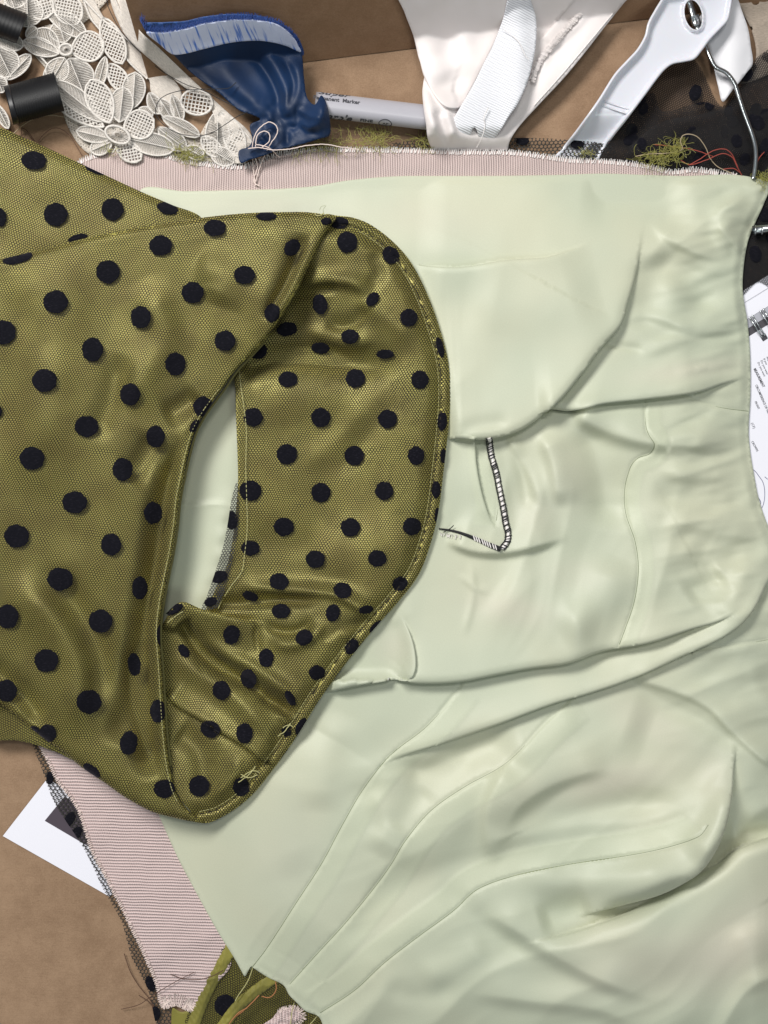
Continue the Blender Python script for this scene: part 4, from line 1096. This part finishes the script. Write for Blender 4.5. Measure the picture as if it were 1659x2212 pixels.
# ------------------------------------------------------------------ blue ribbon
blue = thing('blue_satin_ribbon', 570, 190, 'navy blue satin ribbon with pale blue stripe and gathered end above the pink edge', 'ribbon')
RF = Feat()
for p, h, w in (([(560, 90), (600, 150), (620, 210), (605, 262)], 20, 14), ([(460, 110), (500, 170), (560, 230), (595, 262)], 16, 22), ([(520, 95), (570, 150), (600, 210), (598, 262)], -14, 10),
                ([(640, 120), (640, 200), (615, 262)], 18, 16), ([(610, 120), (635, 180), (615, 250)], -12, 8), ([(400, 130), (480, 200), (560, 250)], -9, 14), ([(700, 215), (690, 260), (640, 290)], 15, 12), ([(600, 270), (570, 300), (540, 340)], 12, 10), ([(620, 268), (620, 320)], -12, 7), ([(600, 262), (650, 280), (700, 290)], -12, 8), ([(560, 290), (590, 330)], -10, 6), ([(640, 235), (670, 250), (700, 255)], 9, 7)):
    RF.ridge(p, h, w)
def blue_z(X, Y): 
    g = np.exp(-((X-608)/70)**2-((Y-270)/45)**2)
    return 28+.62*RF(X, Y)+34*np.exp(-((X-690)/34)**2-((Y-245)/55)**2)+g*5*noise(X, Y, 12, 71)+2*noise(X, Y, 40, 70)+10*ss((Y-60)/80)
sheet('ribbon_body', [(318, 70), (350, 66), (400, 60), (440, 50), (500, 42), (560, 44), (605, 56), (636, 82), (652, 118), (657, 170), (664, 212), (680, 226), (694, 206), (706, 225), (713, 262), (712, 292), (690, 300), (650, 312), (600, 325), (565, 338), (540, 345), (520, 352), (516, 326), (538, 316), (545, 300), (540, 270), (562, 258), (545, 248), (520, 240), (500, 225), (470, 198), (440, 178), (405, 150), (372, 116), (340, 92)], over(blue_z), M['navy'], blue, step=4, skirt=8, ang=.9)
sheet('pale_stripe', [(316, 70), (350, 69), (400, 61), (440, 50), (500, 42), (560, 43), (600, 52), (632, 76), (650, 112), (620, 100), (590, 92), (555, 88), (500, 92), (440, 106), (400, 116), (372, 117), (345, 96)], over(lambda X, Y: blue_z(X, Y)+3.0+.8*np.sin(X/3.7+4*noise(X, Y*.2, 20, 73))), M['blue_stripe'], blue, step=4, skirt=2, ang=1.2)
mb = MB()
top = cr([(304, 42), (316, 62), (350, 68), (400, 60), (440, 49), (500, 41), (560, 42), (600, 50), (635, 78), (650, 105)], 1.2)
for i in range(0, len(top), 1):
    for k in range(3):
        p = top[i]; L = random.uniform(3, 15)*(1 if p[0] < 560 else .7); a = random.gauss(-PI/2, .45); q = p+np.array((math.cos(a), math.sin(a)))*L
        z0 = 36+random.uniform(-3, 3)+float(wz(p[0:1], p[1:2])[0])*.95; mb.tube([(p[0], p[1]+3, z0), (*(p+q)/2+np.array([random.uniform(-2, 2), 0]), z0+3), (*q, z0-6)], .42, 3)
o = mb.build('frayed_edge', M['bluethread'], blue); tag(o, kind='stuff')
sheet('back_layer', [(308, 52), (350, 48), (400, 45), (440, 36), (500, 30), (560, 34), (610, 52), (645, 84), (655, 120), (600, 110), (500, 80), (400, 90), (340, 90)], over(lambda X, Y: 20+3*noise(X, Y, 15, 74)), satin('blue_satin_back', (.008, .04, .16), (.02, .09, .32), rough=.5, fine=1, patch=8), blue, step=6, skirt=6)

# ------------------------------------------------------------------ marker
mk = thing('permanent_marker', 820, 240, 'white permanent marker with black lettering lying between the blue ribbon and the cream fabric', 'marker')
ang_m = math.atan2(270-222, 960-650)
MR = 27
mb = MB(); a = np.array((680., 224.9)); b = np.array((962., 258.3))
c = np.linspace(0, 1, 30)[:, None]*(b-a)+a; rr = np.full(30, MR*1.0); rr[-5:] *= np.linspace(1, .92, 5); mb.tube(np.column_stack([c, np.full(30, MR+1.)]), rr, 40); mb.build('barrel', M['marker'], mk)
def text_on_barrel(txt, s, ang0, size, shear=0, bold=0.0, body=None, sx=1.0):
    """letters wrapped around the barrel: s along the axis, ang0 degrees around"""
    cu = bpy.data.curves.new('lettering', 'FONT'); cu.body = txt; cu.size = 1; cu.shear = shear; cu.offset = bold; cu.resolution_u = 3
    to = bpy.data.objects.new('tmp', cu); col.objects.link(to); bpy.context.view_layer.update()
    dg = bpy.context.evaluated_depsgraph_get(); me = bpy.data.meshes.new_from_object(to.evaluated_get(dg)); bpy.data.objects.remove(to)
    ax = (b-a)/np.linalg.norm(b-a); nn = np.array([ax[1], -ax[0]])   # towards the top of the photo
    V = []
    R = MR+.5
    for v in me.vertices:
        u = v.co.x*size*sx; w = v.co.y*size; th = math.radians(ang0)+w/R
        q = a+ax*(s+u)+nn*R*math.sin(th); V.append((q[0], q[1], MR+1+R*math.cos(th)))
    F = [tuple(p.vertices) for p in me.polygons]
    return build('lettering', V, F, M['print'], mk, smooth=False)
# text baseline angle: positive = towards the top edge
text_on_barrel('Permanent  Marker', -5, 24, 13.5, 0, .03, sx=.95)
text_on_barrel('Sharpie', 3, -80, 34, .35, .03, sx=.78)
text_on_barrel('FINE', 101, -66, 14, 0, .04)
text_on_barrel('Super', 4, 58, 26, .3, .02, sx=1.1)
text_on_barrel('AP', 150, -72, 11, 0, .03)
th = np.linspace(0, 2*PI, 25); ax = (b-a)/np.linalg.norm(b-a); nn = np.array([ax[1], -ax[0]]); mb = MB(); q = []
for t in th:
    u = 156+14*math.cos(t); w = 14*math.sin(t); an = math.radians(-62)+w/MR; p = a+ax*u+nn*(MR+.4)*math.sin(an); q.append((*p, MR+1+(MR+.4)*math.cos(an)))
mb.tube(q, .9, 4); mb.build('seal_mark', M['print'], mk)

# ------------------------------------------------------------------ cream garment
cream = thing('cream_satin_garment', 1050, 150, 'cream white satin garment hanging down from the top edge with a bound waistband', 'garment')
KF = Feat()
KF.lip([(905, 120), (914, 160), (926, 185), (945, 215), (965, 232), (990, 234), (1010, 220)], 14, 40, side=-1, ta=.2, tb=.2, dip=4, rnd=10)
KF.ridge([(912, 175), (925, 230), (945, 300)], 16, 14); KF.ridge([(935, 235), (955, 280), (965, 320)], -14, 7, 10)
KF.ridge([(960, 240), (975, 270), (980, 300)], 9, 8)
KF.ridge([(900, 40), (930, 110), (960, 190)], 12, 30); KF.ridge([(960, -20), (1000, 80), (1010, 180)], 10, 36)
KF.ridge([(930, -20), (960, 60), (985, 150)], -7, 22); KF.bump(935, 262, 60, 60, 34)
KF.lip([(1000, 225), (1030, 170), (1065, 100), (1100, 20), (1110, -20)], 8, 30, side=-1, dip=4)
KF.ridge([(1300, -10), (1250, 50), (1190, 110), (1160, 170)], 5, 8); KF.lip([(1260, -20), (1225, 20), (1190, 60), (1165, 90)], 9, 30, side=-1, dip=4)
KF.ridge([(1330, 0), (1280, 70), (1210, 150), (1130, 240)], 8, 30)
K_OUT = [(858, -30), (875, 30), (893, 78), (903, 120), (912, 160), (911, 180), (910, 200), (914, 235), (920, 270), (924, 300), (935, 325), (960, 350), (1090, 350), (1100, 308), (1120, 275), (1165, 225), (1215, 172), (1260, 118), (1305, 60), (1345, 10), (1375, -30)]
def k_z(X, Y): return 30+KF(X, Y)+3*noise(X, Y, 80, 80)+1.2*noise(X, Y, 26, 81)
sheet('cloth', K_OUT, over(lambda X, Y: np.where(Y > 290, np.maximum(k_z(X, Y)*(1-ss((Y-290)/45)), 2.2), k_z(X, Y))), M['cream'], cream, step=5, lines=KF.lines, skirt=3, ang=.9, feat=KF)
mb = MB(); c = cr([(1290, -15), (1255, 25), (1225, 60), (1190, 100), (1170, 125), (1155, 155), (1148, 180)], 2.2)
for i in range(0, len(c)-2, 1):
    p = c[i]; n_ = np.array((.75, .66))
    mb.tube([(*(p-n_*random.uniform(3, 7)), 38+k_z(p[0:1], p[1:2])[0]-30), (*p, 43+k_z(p[0:1], p[1:2])[0]-30), (*(p+n_*random.uniform(3, 7)+(2, -1)), 38+k_z(p[0:1], p[1:2])[0]-30)], random.uniform(.9, 1.6), 4)
mb.build('overlock_stitching', M['cream'], cream)
stitches('edge_stitching', [(1360, -15), (1300, 58), (1255, 112), (1210, 165), (1150, 232)], lambda X, Y: k_z(X-5, Y-5)+1, M['whitethread'], cream, 10, 1, 1.3, .3)
loose('loose_thread', [(1055, 232, 60), (1045, 255, 56), (1048, 270, 50), (1040, 300, 40), (1030, 318, 20)], .9, M['whitethread'], parent=cream)
# grosgrain ribbon
gr = thing('grosgrain_ribbon', 1080, 150, 'white ribbed grosgrain ribbon strap looped over the cream satin garment', 'ribbon')
GRF = [(1105, -20), (1085, 45), (1064, 100), (1046, 135), (1029, 170), (1010, 205), (992, 235), (976, 265), (966, 300), (960, 330), (1000, 330), (1025, 275), (1045, 330), (1060, 310), (1082, 280), (1100, 250), (1118, 225), (1140, 175), (1152, 130), (1158, 90), (1158, 40), (1148, 5), (1140, -20)]
def gz(X, Y):
    z = k_z(X, Y)*0+54+12*np.exp(-((X-1120)/30)**2)-8*ss((Y-200)/120)
    return np.where(Y > 270, z*(1-ss((Y-270)/60))+3.2*ss((Y-270)/60), z)+14*ss((60-Y)/60)
sheet('band', GRF, over(gz), M['grosgrain'], gr, step=5, skirt=3, ang=2.04)
loose('loose_thread', [(1085, 60, 66), (1120, 90, 70), (1135, 120, 72), (1142, 128, 70)], .7, M['whitethread'], parent=gr)

# ------------------------------------------------------------------ hanger
hg = thing('coat_hanger', 1400, 180, 'white plastic coat hanger with grey wire hook lying over the black net', 'hanger')
HO = [(1190, 352), (1215, 319), (1247, 278), (1292, 215), (1327, 160), (1356, 128), (1376, 106), (1392, 78), (1399, 50), (1412, 25), (1430, -5), (1450, -40), (1540, -60), (1590, -40), (1583, -5), (1578, 25), (1572, 45), (1553, 66), (1533, 87), (1516, 110), (1500, 128), (1478, 134), (1453, 139), (1436, 151), (1420, 170), (1395, 204), (1371, 236), (1350, 264), (1329, 290), (1304, 325), (1285, 352)]
hole = [(1498+19*math.cos(t)*math.cos(.15)-32*math.sin(t)*math.sin(.15)*-1, 32+32*math.sin(t)) for t in np.arange(0, 2*PI, .4)]
def hz(X, Y): return 44+0*X
HOc = cr(HO, 5, closed=True); HOr = np.vstack([HOc, HOc[:1]])
holec = cr(hole, 4, closed=True); holer = np.vstack([holec, holec[:1]])
def hz(X, Y):
    base = .6+44*ss((318-Y)/85); low = .3+.7*ss((322-Y)/30)
    d = np.abs(sdist(X, Y, HOr)[0]); d2 = np.abs(sdist(X, Y, holer)[0])
    rim = 17*ss((9.5-d)/4.5)+9*ss((7-d2)/4)
    edge = -3*ss((2-d)/3)
    return base+rim*low+edge*low
lines = [offset(HOr, s) for s in (-1, 1)]
inn = []
for s in (3.0, 5.5, 8.5):
    for sg in (1, -1):
        o = offset(HOr, s*sg)
        if inside(o[:, 0], o[:, 1], HOc).mean() > .8: inn.append(o)
sheet('body', HO, over(hz), M['plastic'], hg, step=4, lines=inn, skirt=9, holes=[hole])
mb = MB()
for o_ in (0, 9):
    mb.tube([(1305-o_*.55, 219+o_, 45), (1330-o_*.55, 227+o_, 46), (1359-o_*.55, 236+o_, 45)], 2.0, 6)
mb.build('moulded_rib', M['plastic'], hg)
hk = cr([(1470, -60, 42), (1482, -20, 40), (1489, 7, 38), (1500, 45, 36), (1525, 99, 40), (1536, 126, 46), (1546, 144, 47), (1570, 158, 46), (1587, 181, 45), (1598, 215, 44), (1606, 240, 43), (1618, 272, 42), (1627, 298, 40), (1632, 322, 36), (1632, 350, 28), (1628, 385, 18)], 5)
mb = MB(); mb.tube(hk, 5.2, 12); mb.build('wire_hook', M['metal'], hg)
mb = MB(); mb.tube([(1486, -2, 38), (1494, 20, 37), (1502, 48, 36)], 7.5, 12); mb.tube([(1498, 34, 37), (1506, 54, 36)], 11, 12); mb.build('swivel', M['metal'], hg)

# white ribbon loop and the eyelet fabric behind the hanger
wr = sheet('white_ribbon', [(1500, 60), (1540, 0), (1570, -30), (1590, -10), (1604, 27), (1616, 62), (1622, 100), (1626, 138), (1612, 158), (1600, 174), (1580, 198), (1561, 220), (1552, 190), (1543, 150), (1535, 110), (1525, 90)], lambda X, Y: 22+10*np.exp(-((X-1590)/30)**2)+noise(X, Y, 30, 90), satin('white_satin_ribbon', (.70, .69, .72), None, rough=.45, fine=.5), None, step=6, skirt=3)
tag(wr, 'white satin ribbon loop behind the hanger head at the top right', 'ribbon')
def blackz(o, s): return lambda X, Y: np.maximum(o*.55+(6*noise(X, Y, 70, s)+4*noise(X, Y, 28, s+1)+o)*(1-ss((Y-325)/30)), 1.2+o*.2)
bt = thing('black_dotted_tulle', 1500, 280, 'heap of sheer black tulle with flocked dots under the hanger on the right', 'fabric')
T1 = [(1240, 350), (1300, 290), (1360, 215), (1400, 170), (1440, 140), (1500, 130), (1560, 230), (1610, 170), (1659, 90), (1720, 60), (1720, 680), (1640, 640), (1600, 662), (1570, 600), (1570, 420), (1400, 420), (1240, 390)]
def rdots(n, out, rx=14, ry=19):
    res = []; oc = cr(out, 12, closed=True)
    while len(res) < n:
        x, y = random.uniform(1240, 1700), random.uniform(100, 660)
        if inside(np.array([x]), np.array([y]), oc)[0] and all((x-q[0])**2+(y-q[1])**2 > 42**2 for q in res): res.append((x, y, rx*random.uniform(.7, 1.1), ry*random.uniform(.7, 1.1), random.uniform(-40, 40)))
    return res
sheet('tulle_layer', T1, blackz(4, 95), M['net_dense'], bt, step=8, skirt=0, ang=.4, dots=rdots(16, T1), dotmat=M['flock'])
T2 = [(1290, 350), (1350, 250), (1410, 200), (1430, 240), (1520, 220), (1560, 230), (1590, 190), (1640, 120), (1720, 90), (1720, 670), (1650, 620), (1610, 650), (1575, 600), (1580, 420), (1400, 420), (1280, 390)]
sheet('tulle_layer', T2, blackz(9, 97), M['net_dense'], bt, step=8, skirt=0, ang=1.1, dots=[(1471, 216, 12, 16, 10), (1505, 205, 15, 14), (1512, 213, 13, 14), (1533, 226, 10, 13), (1574, 240, 9, 12, 20), (1583, 263, 13, 14), (1363, 302, 17, 12, -20), (1390, 235, 10, 14, 20), (1613, 162, 16, 12, -50), (1565, 285, 8, 14), (1655, 248, 12, 14), (1646, 325, 10, 14)], dotmat=M['flock'])
T3 = [(1330, 360), (1390, 290), (1440, 260), (1500, 250), (1600, 230), (1640, 250), (1720, 200), (1720, 660), (1640, 610), (1600, 640), (1575, 600), (1580, 430), (1400, 420), (1320, 390)]
sheet('tulle_layer', T3, blackz(13, 99), M['net_dense'], bt, step=8, skirt=0, ang=.1, dots=rdots(15, T3), dotmat=M['flock'])
bl = lace_mat('beige_eyelet_cotton', (.46, .38, .31))
eo = sheet('beige_eyelet_fabric', [(1575, -30), (1600, 20), (1625, 70), (1632, 130), (1600, 180), (1680, 150), (1720, 100), (1720, -30)], lambda X, Y: 5+3*noise(X, Y, 20, 110), bl, None, step=6, skirt=3, holes=[[(1632+s*9*math.cos(t), 3+s*8*math.sin(t)) for t in np.arange(0, 6.2, .7) for s in (1,)], [(1622+4*math.cos(t), 62+5*math.sin(t)) for t in np.arange(0, 6.2, .9)]])
tag(eo, 'beige cotton fabric with small eyelet holes in the top right corner', 'fabric')
# metal snap
cl = thing('metal_snap', 1642, 496, 'small shiny metal snap at the right edge of the pale green lining', 'snap')
mb = MB(); mb.tube([(1626, 497, 26), (1636, 496, 27), (1672, 492, 26)], 9, 16); mb.build('barrel', M['metal'], cl)
mb = MB(); 
for x in (1630, 1645): mb.tube([(x, 497, 26), (x+3, 497, 26)], 11, 16)
mb.build('collar', M['metal'], cl)

# ------------------------------------------------------------------ notebook at the right
nb = thing('spiral_notebook', 1640, 900, 'white spiral notebook with printed text under the right edge of the green lining', 'notebook')
ua = math.radians(-31.5); du = np.array((math.cos(ua), math.sin(ua))); dv = np.array((-math.sin(ua), math.cos(ua)))
o0 = np.array((1606., 680.))
def nbp(u, v): p = o0+du*u+dv*v; return (p[0], p[1])
flat('cover', [nbp(-420, -45), nbp(420, -45), nbp(420, 12), nbp(-420, 12)], 5, M['paper'], nb, th=5)
flat('cover_edge', [nbp(-420, -22), nbp(420, -22), nbp(420, -20.5), nbp(-420, -20.5)], 5.5, mat('cover_crease_grey', (.45, .45, .5), .6)[0], nb)
flat('binding_strip', [nbp(-420, 12.5), nbp(420, 12.5), nbp(420, 30), nbp(-420, 30)], 5.6, mat('light_grey_binding_board', (.42, .42, .47), .6)[0], nb, th=1)
flat('binding_strip', [nbp(-420, 30.5), nbp(420, 30.5), nbp(420, 48), nbp(-420, 48)], 5.6, mat('dark_grey_binding_board', (.07, .065, .075), .6)[0], nb, th=1)
flat('page', [nbp(-420, 46), nbp(420, 46), nbp(420, 640), nbp(-420, 640)], 7.5, M['paper'], nb, th=6)
def coil(u):
    mb = MB()
    for k in (0, 7):
        c = [(*nbp(u+k, 12), 7), (*nbp(u+k, 22), 15), (*nbp(u+k, 36), 18), (*nbp(u+k, 52), 15), (*nbp(u+k, 62), 9)]
        mb.tube(cr(c, 4), 1.9, 8)
    mb.build('binding_wire', M['metal'], nb)
    mb = MB()
    p = [nbp(u-3, 58), nbp(u+10, 58), nbp(u+10, 71), nbp(u-3, 71)]
    mb.add([(a_, b_, 8.2) for a_, b_ in p], [(0, 1, 2, 3)]); mb.build('punched_hole', M['print'], nb)
for u in (9, 36, 63, 90): coil(u)
def text_flat(txt, x, y, size, ang, z, parent, bold=.0, sx=1.0, name='printed_text'):
    cu = bpy.data.curves.new('t', 'FONT'); cu.body = txt; cu.size = 1; cu.offset = bold; cu.resolution_u = 2
    to = bpy.data.objects.new('tmp', cu); col.objects.link(to); bpy.context.view_layer.update()
    me = bpy.data.meshes.new_from_object(to.evaluated_get(bpy.context.evaluated_depsgraph_get())); bpy.data.objects.remove(to)
    ca, sa = math.cos(math.radians(ang)), math.sin(math.radians(ang))
    V = [(x+(v.co.x*sx*ca+v.co.y*sa)*size, y+(v.co.x*sx*sa-v.co.y*ca)*size, z) for v in me.vertices]
    return build(name, V, [tuple(p.vertices) for p in me.polygons], M['print'], parent, smooth=False)

PZ = 8.0
text_flat('MEASUREMENT', 1627.5, 797, 8.2, 63.4, PZ, nb, .02, .80)
text_flat('CIRCUMFERENCE OF HEAD', 1631, 832, 7.4, 66, PZ, nb, .01, .82)
text_flat('FRONT', 1630, 868, 6.5, 65, PZ, nb, .01, .85)
text_flat('(CF)', 1622, 914, 7.5, 66, PZ, nb)
text_flat('CROWN', 1622.5, 954, 7, 61, PZ, nb, .01, .9)
text_flat('Do you want', 1636, 783, 6.4, 65, PZ, nb)
text_flat('Do you wear', 1642.5, 779, 6.4, 65, PZ, nb)
text_flat('If you', 1648.5, 775, 6.4, 65, PZ, nb)
text_flat('Any', 1655, 771, 6.4, 65, PZ, nb)
M['pen'] = mat('grey_blue_pen_ink', (.22, .22, .32), .6)[0]
mb = MB()
for p in ([(1608, 1012), (1619, 1012), (1629, 1016), (1639, 1028), (1648.5, 1043), (1652, 1066), (1648.5, 1091), (1639, 1105), (1625, 1112)], [(1620, 1058), (1629.5, 1067), (1639.4, 1077), (1643.5, 1086), (1641, 1091), (1636, 1095), (1625, 1097)], [(1652, 1030), (1660, 1036), (1672, 1038)]):
    c = cr(p, 3); mb.tube(np.column_stack([c, np.full(len(c), 7.7)]), .75, 4)
mb.build('pen_drawing', M['pen'], nb)

# ------------------------------------------------------------------ printed slip, lower left
slip = thing('printed_paper_slip', 100, 1800, 'white paper slip printed with a dark rectangle, half under the lower pink edge', 'paper')
flat('sheet', [(6, 1806), (102.5, 1681.7), (333, 1812), (237, 1937)], 1.6, M['paper'], slip, th=1.2)
flat('printed_rectangle', [(96.6, 1773), (139.4, 1720.4), (229, 1771), (186.5, 1826)], 2.0, M['ink'], slip)

# ------------------------------------------------------------------ loose threads
def threads(name, paths, r, m, label, cat, amp=.25, group=None, parent=None):
    mb = MB()
    for p in paths: mb.tube(wiggle(p, amp), r, 5)
    o = mb.build(name, m, parent)
    if label: tag(o, label, cat, group)
    return o
threads('pink_thread', [[(560, 402, 15), (548, 392, 15), (556, 360, 17), (546, 325, 36), (548, 300, 46), (560, 278, 52), (580, 264, 56), (597, 272, 56), (599, 288, 54), (585, 310, 50), (572, 335, 27), (562, 360, 17), (552, 392, 15)],
    [(536, 321, 48), (560, 319, 50), (590, 324, 48), (625, 322, 44), (660, 315, 42), (700, 312, 40), (740, 318, 36), (775, 323, 30)],
    [(552, 316, 46), (556, 292, 50), (572, 283, 54), (582, 290, 54), (581, 306, 52), (566, 318, 50)], [(552, 312, 50), (572, 316, 50), (584, 322, 46), (604, 340, 19)], [(546, 340, 23), (547, 365, 17), (552, 400, 15)]],
    1.25, M['pinkthread'], 'pale pink thread knotted in loops over the blue ribbon end', 'thread', .5)
threads('black_thread', [[(510, 178, 60), (495, 190, 56), (470, 192, 52), (425, 193, 48), (380, 198, 42), (348, 212, 38), (337, 232, 34), (338, 250, 32), (352, 268, 30), (380, 286, 30), (420, 294, 30), (455, 288, 30), (485, 270, 34), (512, 252, 42), (535, 242, 46)]], .95, M['blackthread'], 'fine black thread making an oval loop over the lace', 'thread', .1)
threads('black_thread', [[(228, -8, 30), (236, 20, 30), (262, 68, 30), (300, 110, 30), (345, 150, 30), (400, 182, 30), (440, 196, 32), (475, 214, 34), (510, 232, 40)]], .9, M['blackthread'], 'long fine black thread running diagonally down the lace from the top edge', 'thread', .1)
threads('black_thread', [[(83, 305, 6), (95, 290, 10), (112, 278, 14), (130, 278, 16), (150, 292, 14), (165, 315, 10), (182, 345, 6)], [(46, 290, 6), (48, 277, 8), (60, 285, 10), (75, 305, 8)]], .8, M['brownthread'], 'thin brown thread arched over the brown paper beside the olive corner', 'thread', .1)
threads('tan_thread', [[(30, 288, 8), (50, 270, 16), (80, 254, 24), (110, 249, 26), (140, 253, 20)]], 1.1, M['tanthread'], 'pale tan thread arching below the black spool', 'thread', .1)
threads('red_thread', [[(1488, 357, 22), (1510, 345, 28), (1540, 326, 34), (1565, 322, 36), (1580, 332, 34), (1590, 352, 28), (1598, 372, 16)], [(1470, 346, 20), (1490, 356, 24), (1530, 344, 30), (1560, 332, 34), (1582, 340, 32), (1592, 360, 24), (1602, 378, 14)], [(1410, 312, 20), (1450, 316, 24), (1500, 324, 26), (1540, 338, 24)], [(1651, 328, 30), (1638, 345, 28), (1633, 372, 20)], [(1560, 366, 16), (1585, 364, 18), (1600, 374, 14)]], .95, M['redthread'], 'thin red threads tangled under the wire hook above the lining corner', 'thread', .3)
threads('tan_thread', [[(1372, 338, 16), (1400, 333, 22), (1450, 330, 26), (1474, 322, 30), (1470, 305, 36), (1475, 293, 40), (1490, 290, 42), (1508, 297, 40), (1524, 318, 34), (1534, 342, 26), (1550, 360, 20), (1580, 374, 14)]], 1.05, M['tanthread'], 'pale yellow thread with one big loop over the black tulle', 'thread', .2)
threads('brown_thread', [[(420, 1920+180, 14), (380, 2120, 16), (330, 2150, 16), (300, 2170, 10), (262, 2180, 6)]], .8, M['brownthread'], 'fine brown thread lying across the lower pink strip', 'thread', .1)
threads('black_thread', [[(368, 2104, 14), (395, 2114, 16), (430, 2116, 22), (460, 2108, 28), (482, 2096, 28)]], 1.0, M['brownthread'], 'short dark thread curved over the olive piping at the bottom', 'thread', .1)
threads('brown_thread', [[(300, 2150, 5), (322, 2165, 5), (338, 2190, 5), (350, 2230, 4)], [(268, 2060, 4), (282, 2100, 5), (300, 2130, 5), (330, 2170, 5), (345, 2230, 4)]], .9, M['brownthread'], 'brown threads trailing off the pink corner on the kraft paper', 'thread', .1)
threads('yellow_thread', [[(546, 2090, 26), (535, 2120, 22), (515, 2150, 22), (508, 2162, 20)], [(635, 2166, 24), (630, 2190, 20), (626, 2230, 18)], [(684, 2196, 22), (676, 2206, 18), (670, 2212, 16)]], 1.1, M['goldthread'], 'pale yellow thread ends hanging from the cut corners of the lining', 'thread', .2)
threads('orange_thread', [[(488, 2230, 30), (500, 2205, 32), (530, 2180, 32), (560, 2150, 30)], [(595, 2120, 28), (596, 2140, 28), (582, 2155, 26), (565, 2152, 24)], [(500, 2205, 34), (515, 2188, 34), (533, 2178, 32)]], 1.3, mat('orange_thread', (.40, .17, .07), .7, .3)[0], 'orange brown threads twisted around the lower olive piping', 'thread', .3)
threads('green_thread', [[(700, 464, 62), (698, 452, 70), (704, 445, 72), (694, 446, 70), (690, 455, 64)]], .5, M['greenthread'], 'tiny green thread end sticking up at the top of the olive band', 'thread', .2)
threads('green_thread', [[(894, 1590, 46), (902, 1576, 52), (905, 1568, 50)], [(912, 1572, 50), (922, 1580, 50), (928, 1578, 46)]], .5, M['greenthread'], None, None, .2, None, dress)
# olive fluff
def fluff(cx, cy, rx, ry, n, z=10, ang=0, L=26, r=.42, m='olivefibre', name='olive_fluff', label=''):
    mb = MB(); A = math.radians(ang)
    L *= 1.5
    for _ in range(int(n*.4)):
        u, v = random.gauss(0, .45)*rx, random.gauss(0, .45)*ry
        p = np.array((cx+u*math.cos(A)-v*math.sin(A), cy+u*math.sin(A)+v*math.cos(A))); a_ = A+random.gauss(0, .35)+random.choice((0, PI))
        pts = []; 
        cv = random.gauss(0, .45)
        for k in range(9):
            pts.append((p[0], p[1], max(3, z+random.uniform(-2, 4)))); a_ += cv+random.gauss(0, .3); p = p+np.array((math.cos(a_), math.sin(a_)))*L/9
        mb.tube(cr(pts, 3), r, 3)
    o = mb.build(name, M[m], None); return tag(o, label, 'thread fluff')
fluff(805, 303, 36, 10, 150, 16, 5, 34, label='olive yarn fluff between the marker and the pink edge')
fluff(700, 312, 70, 8, 130, 20, -5, 36, label='thin olive fibres along the pink edge under the blue ribbon')
fluff(915, 305, 22, 9, 90, 14, 30, 22, label='olive yarn tuft beside the lower end of the cream garment')
fluff(405, 332, 40, 8, 190, 15, 22, 26, label='olive fuzz under the lower tip of the lace')
fluff(240, 322, 16, 5, 40, 22, 20, 16, label='small olive fuzz on the lace flower centre')
fluff(1420, 340, 32, 11, 170, 22, -5, 30, label='olive yarn tuft on the black tulle left of the red threads')
fluff(1462, 322, 16, 18, 170, 28, -60, 24, label='upright olive yarn curl on the black tulle beside the pale looped thread')
fluff(1264, 330, 6, 12, 50, 14, 80, 14, label='short olive fibres on the foot of the hanger')
fluff(1652, 385, 12, 14, 110, 20, 60, 18, label='olive fuzz at the top right corner of the lining')

# ------------------------------------------------------------------ light
w = bpy.data.worlds.new('World'); sc.world = w; w.use_nodes = True
bg = w.node_tree.nodes['Background']; bg.inputs[0].default_value = (.80, .86, .94, 1); bg.inputs[1].default_value = AMB
def area(name, loc, target, sx, sy, power, color):
    l = bpy.data.lights.new(name, 'AREA'); l.shape = 'RECTANGLE'; l.size = sx; l.size_y = sy; l.energy = power; l.color = color
    o = bpy.data.objects.new(name, l); o.location = loc
    o.rotation_euler = (Vector(target)-Vector(loc)).to_track_quat('-Z', 'Y').to_euler(); col.objects.link(o); return o
area('ceiling_or_added_lamp', (-.55, .72, 1.0), (0, 0, 0), .6, .35, KEY, (1, .985, .95))
area('ceiling_or_added_lamp', (.6, -.7, 1.3), (0, 0, 0), .6, .4, FILL, (.90, 1, .95))  # added soft fill from lower right, not an actual ceiling panel
area('ceiling_or_added_lamp', (.12, .42, 1.5), (0, 0, 0), .34, .12, TOPL, (1, 1, .97))  # extra overhead lamp, added to bring out highlights on the satin
# ------------------------------------------------------------------ camera
cam = bpy.data.cameras.new('camera'); co = bpy.data.objects.new('camera', cam); col.objects.link(co)
co.location = (0, 0, H*S); cam.sensor_fit = 'VERTICAL'; cam.sensor_height = 24
cam.lens = 24*H/(2*1106.0); cam.clip_start = .02; cam.clip_end = 20
sc.camera = co
sc.view_settings.view_transform = 'Standard'; sc.view_settings.look = 'None'; sc.view_settings.gamma = 1; sc.view_settings.exposure = 0
sc.render.engine = 'CYCLES'
sc.cycles.use_denoising = True
try: sc.cycles.denoiser = 'OPENIMAGEDENOISE'
except Exception: pass
sc.cycles.max_bounces = 8; sc.cycles.transparent_max_bounces = 16; sc.cycles.caustics_reflective = False; sc.cycles.caustics_refractive = False
sc.cycles.sample_clamp_indirect = 6
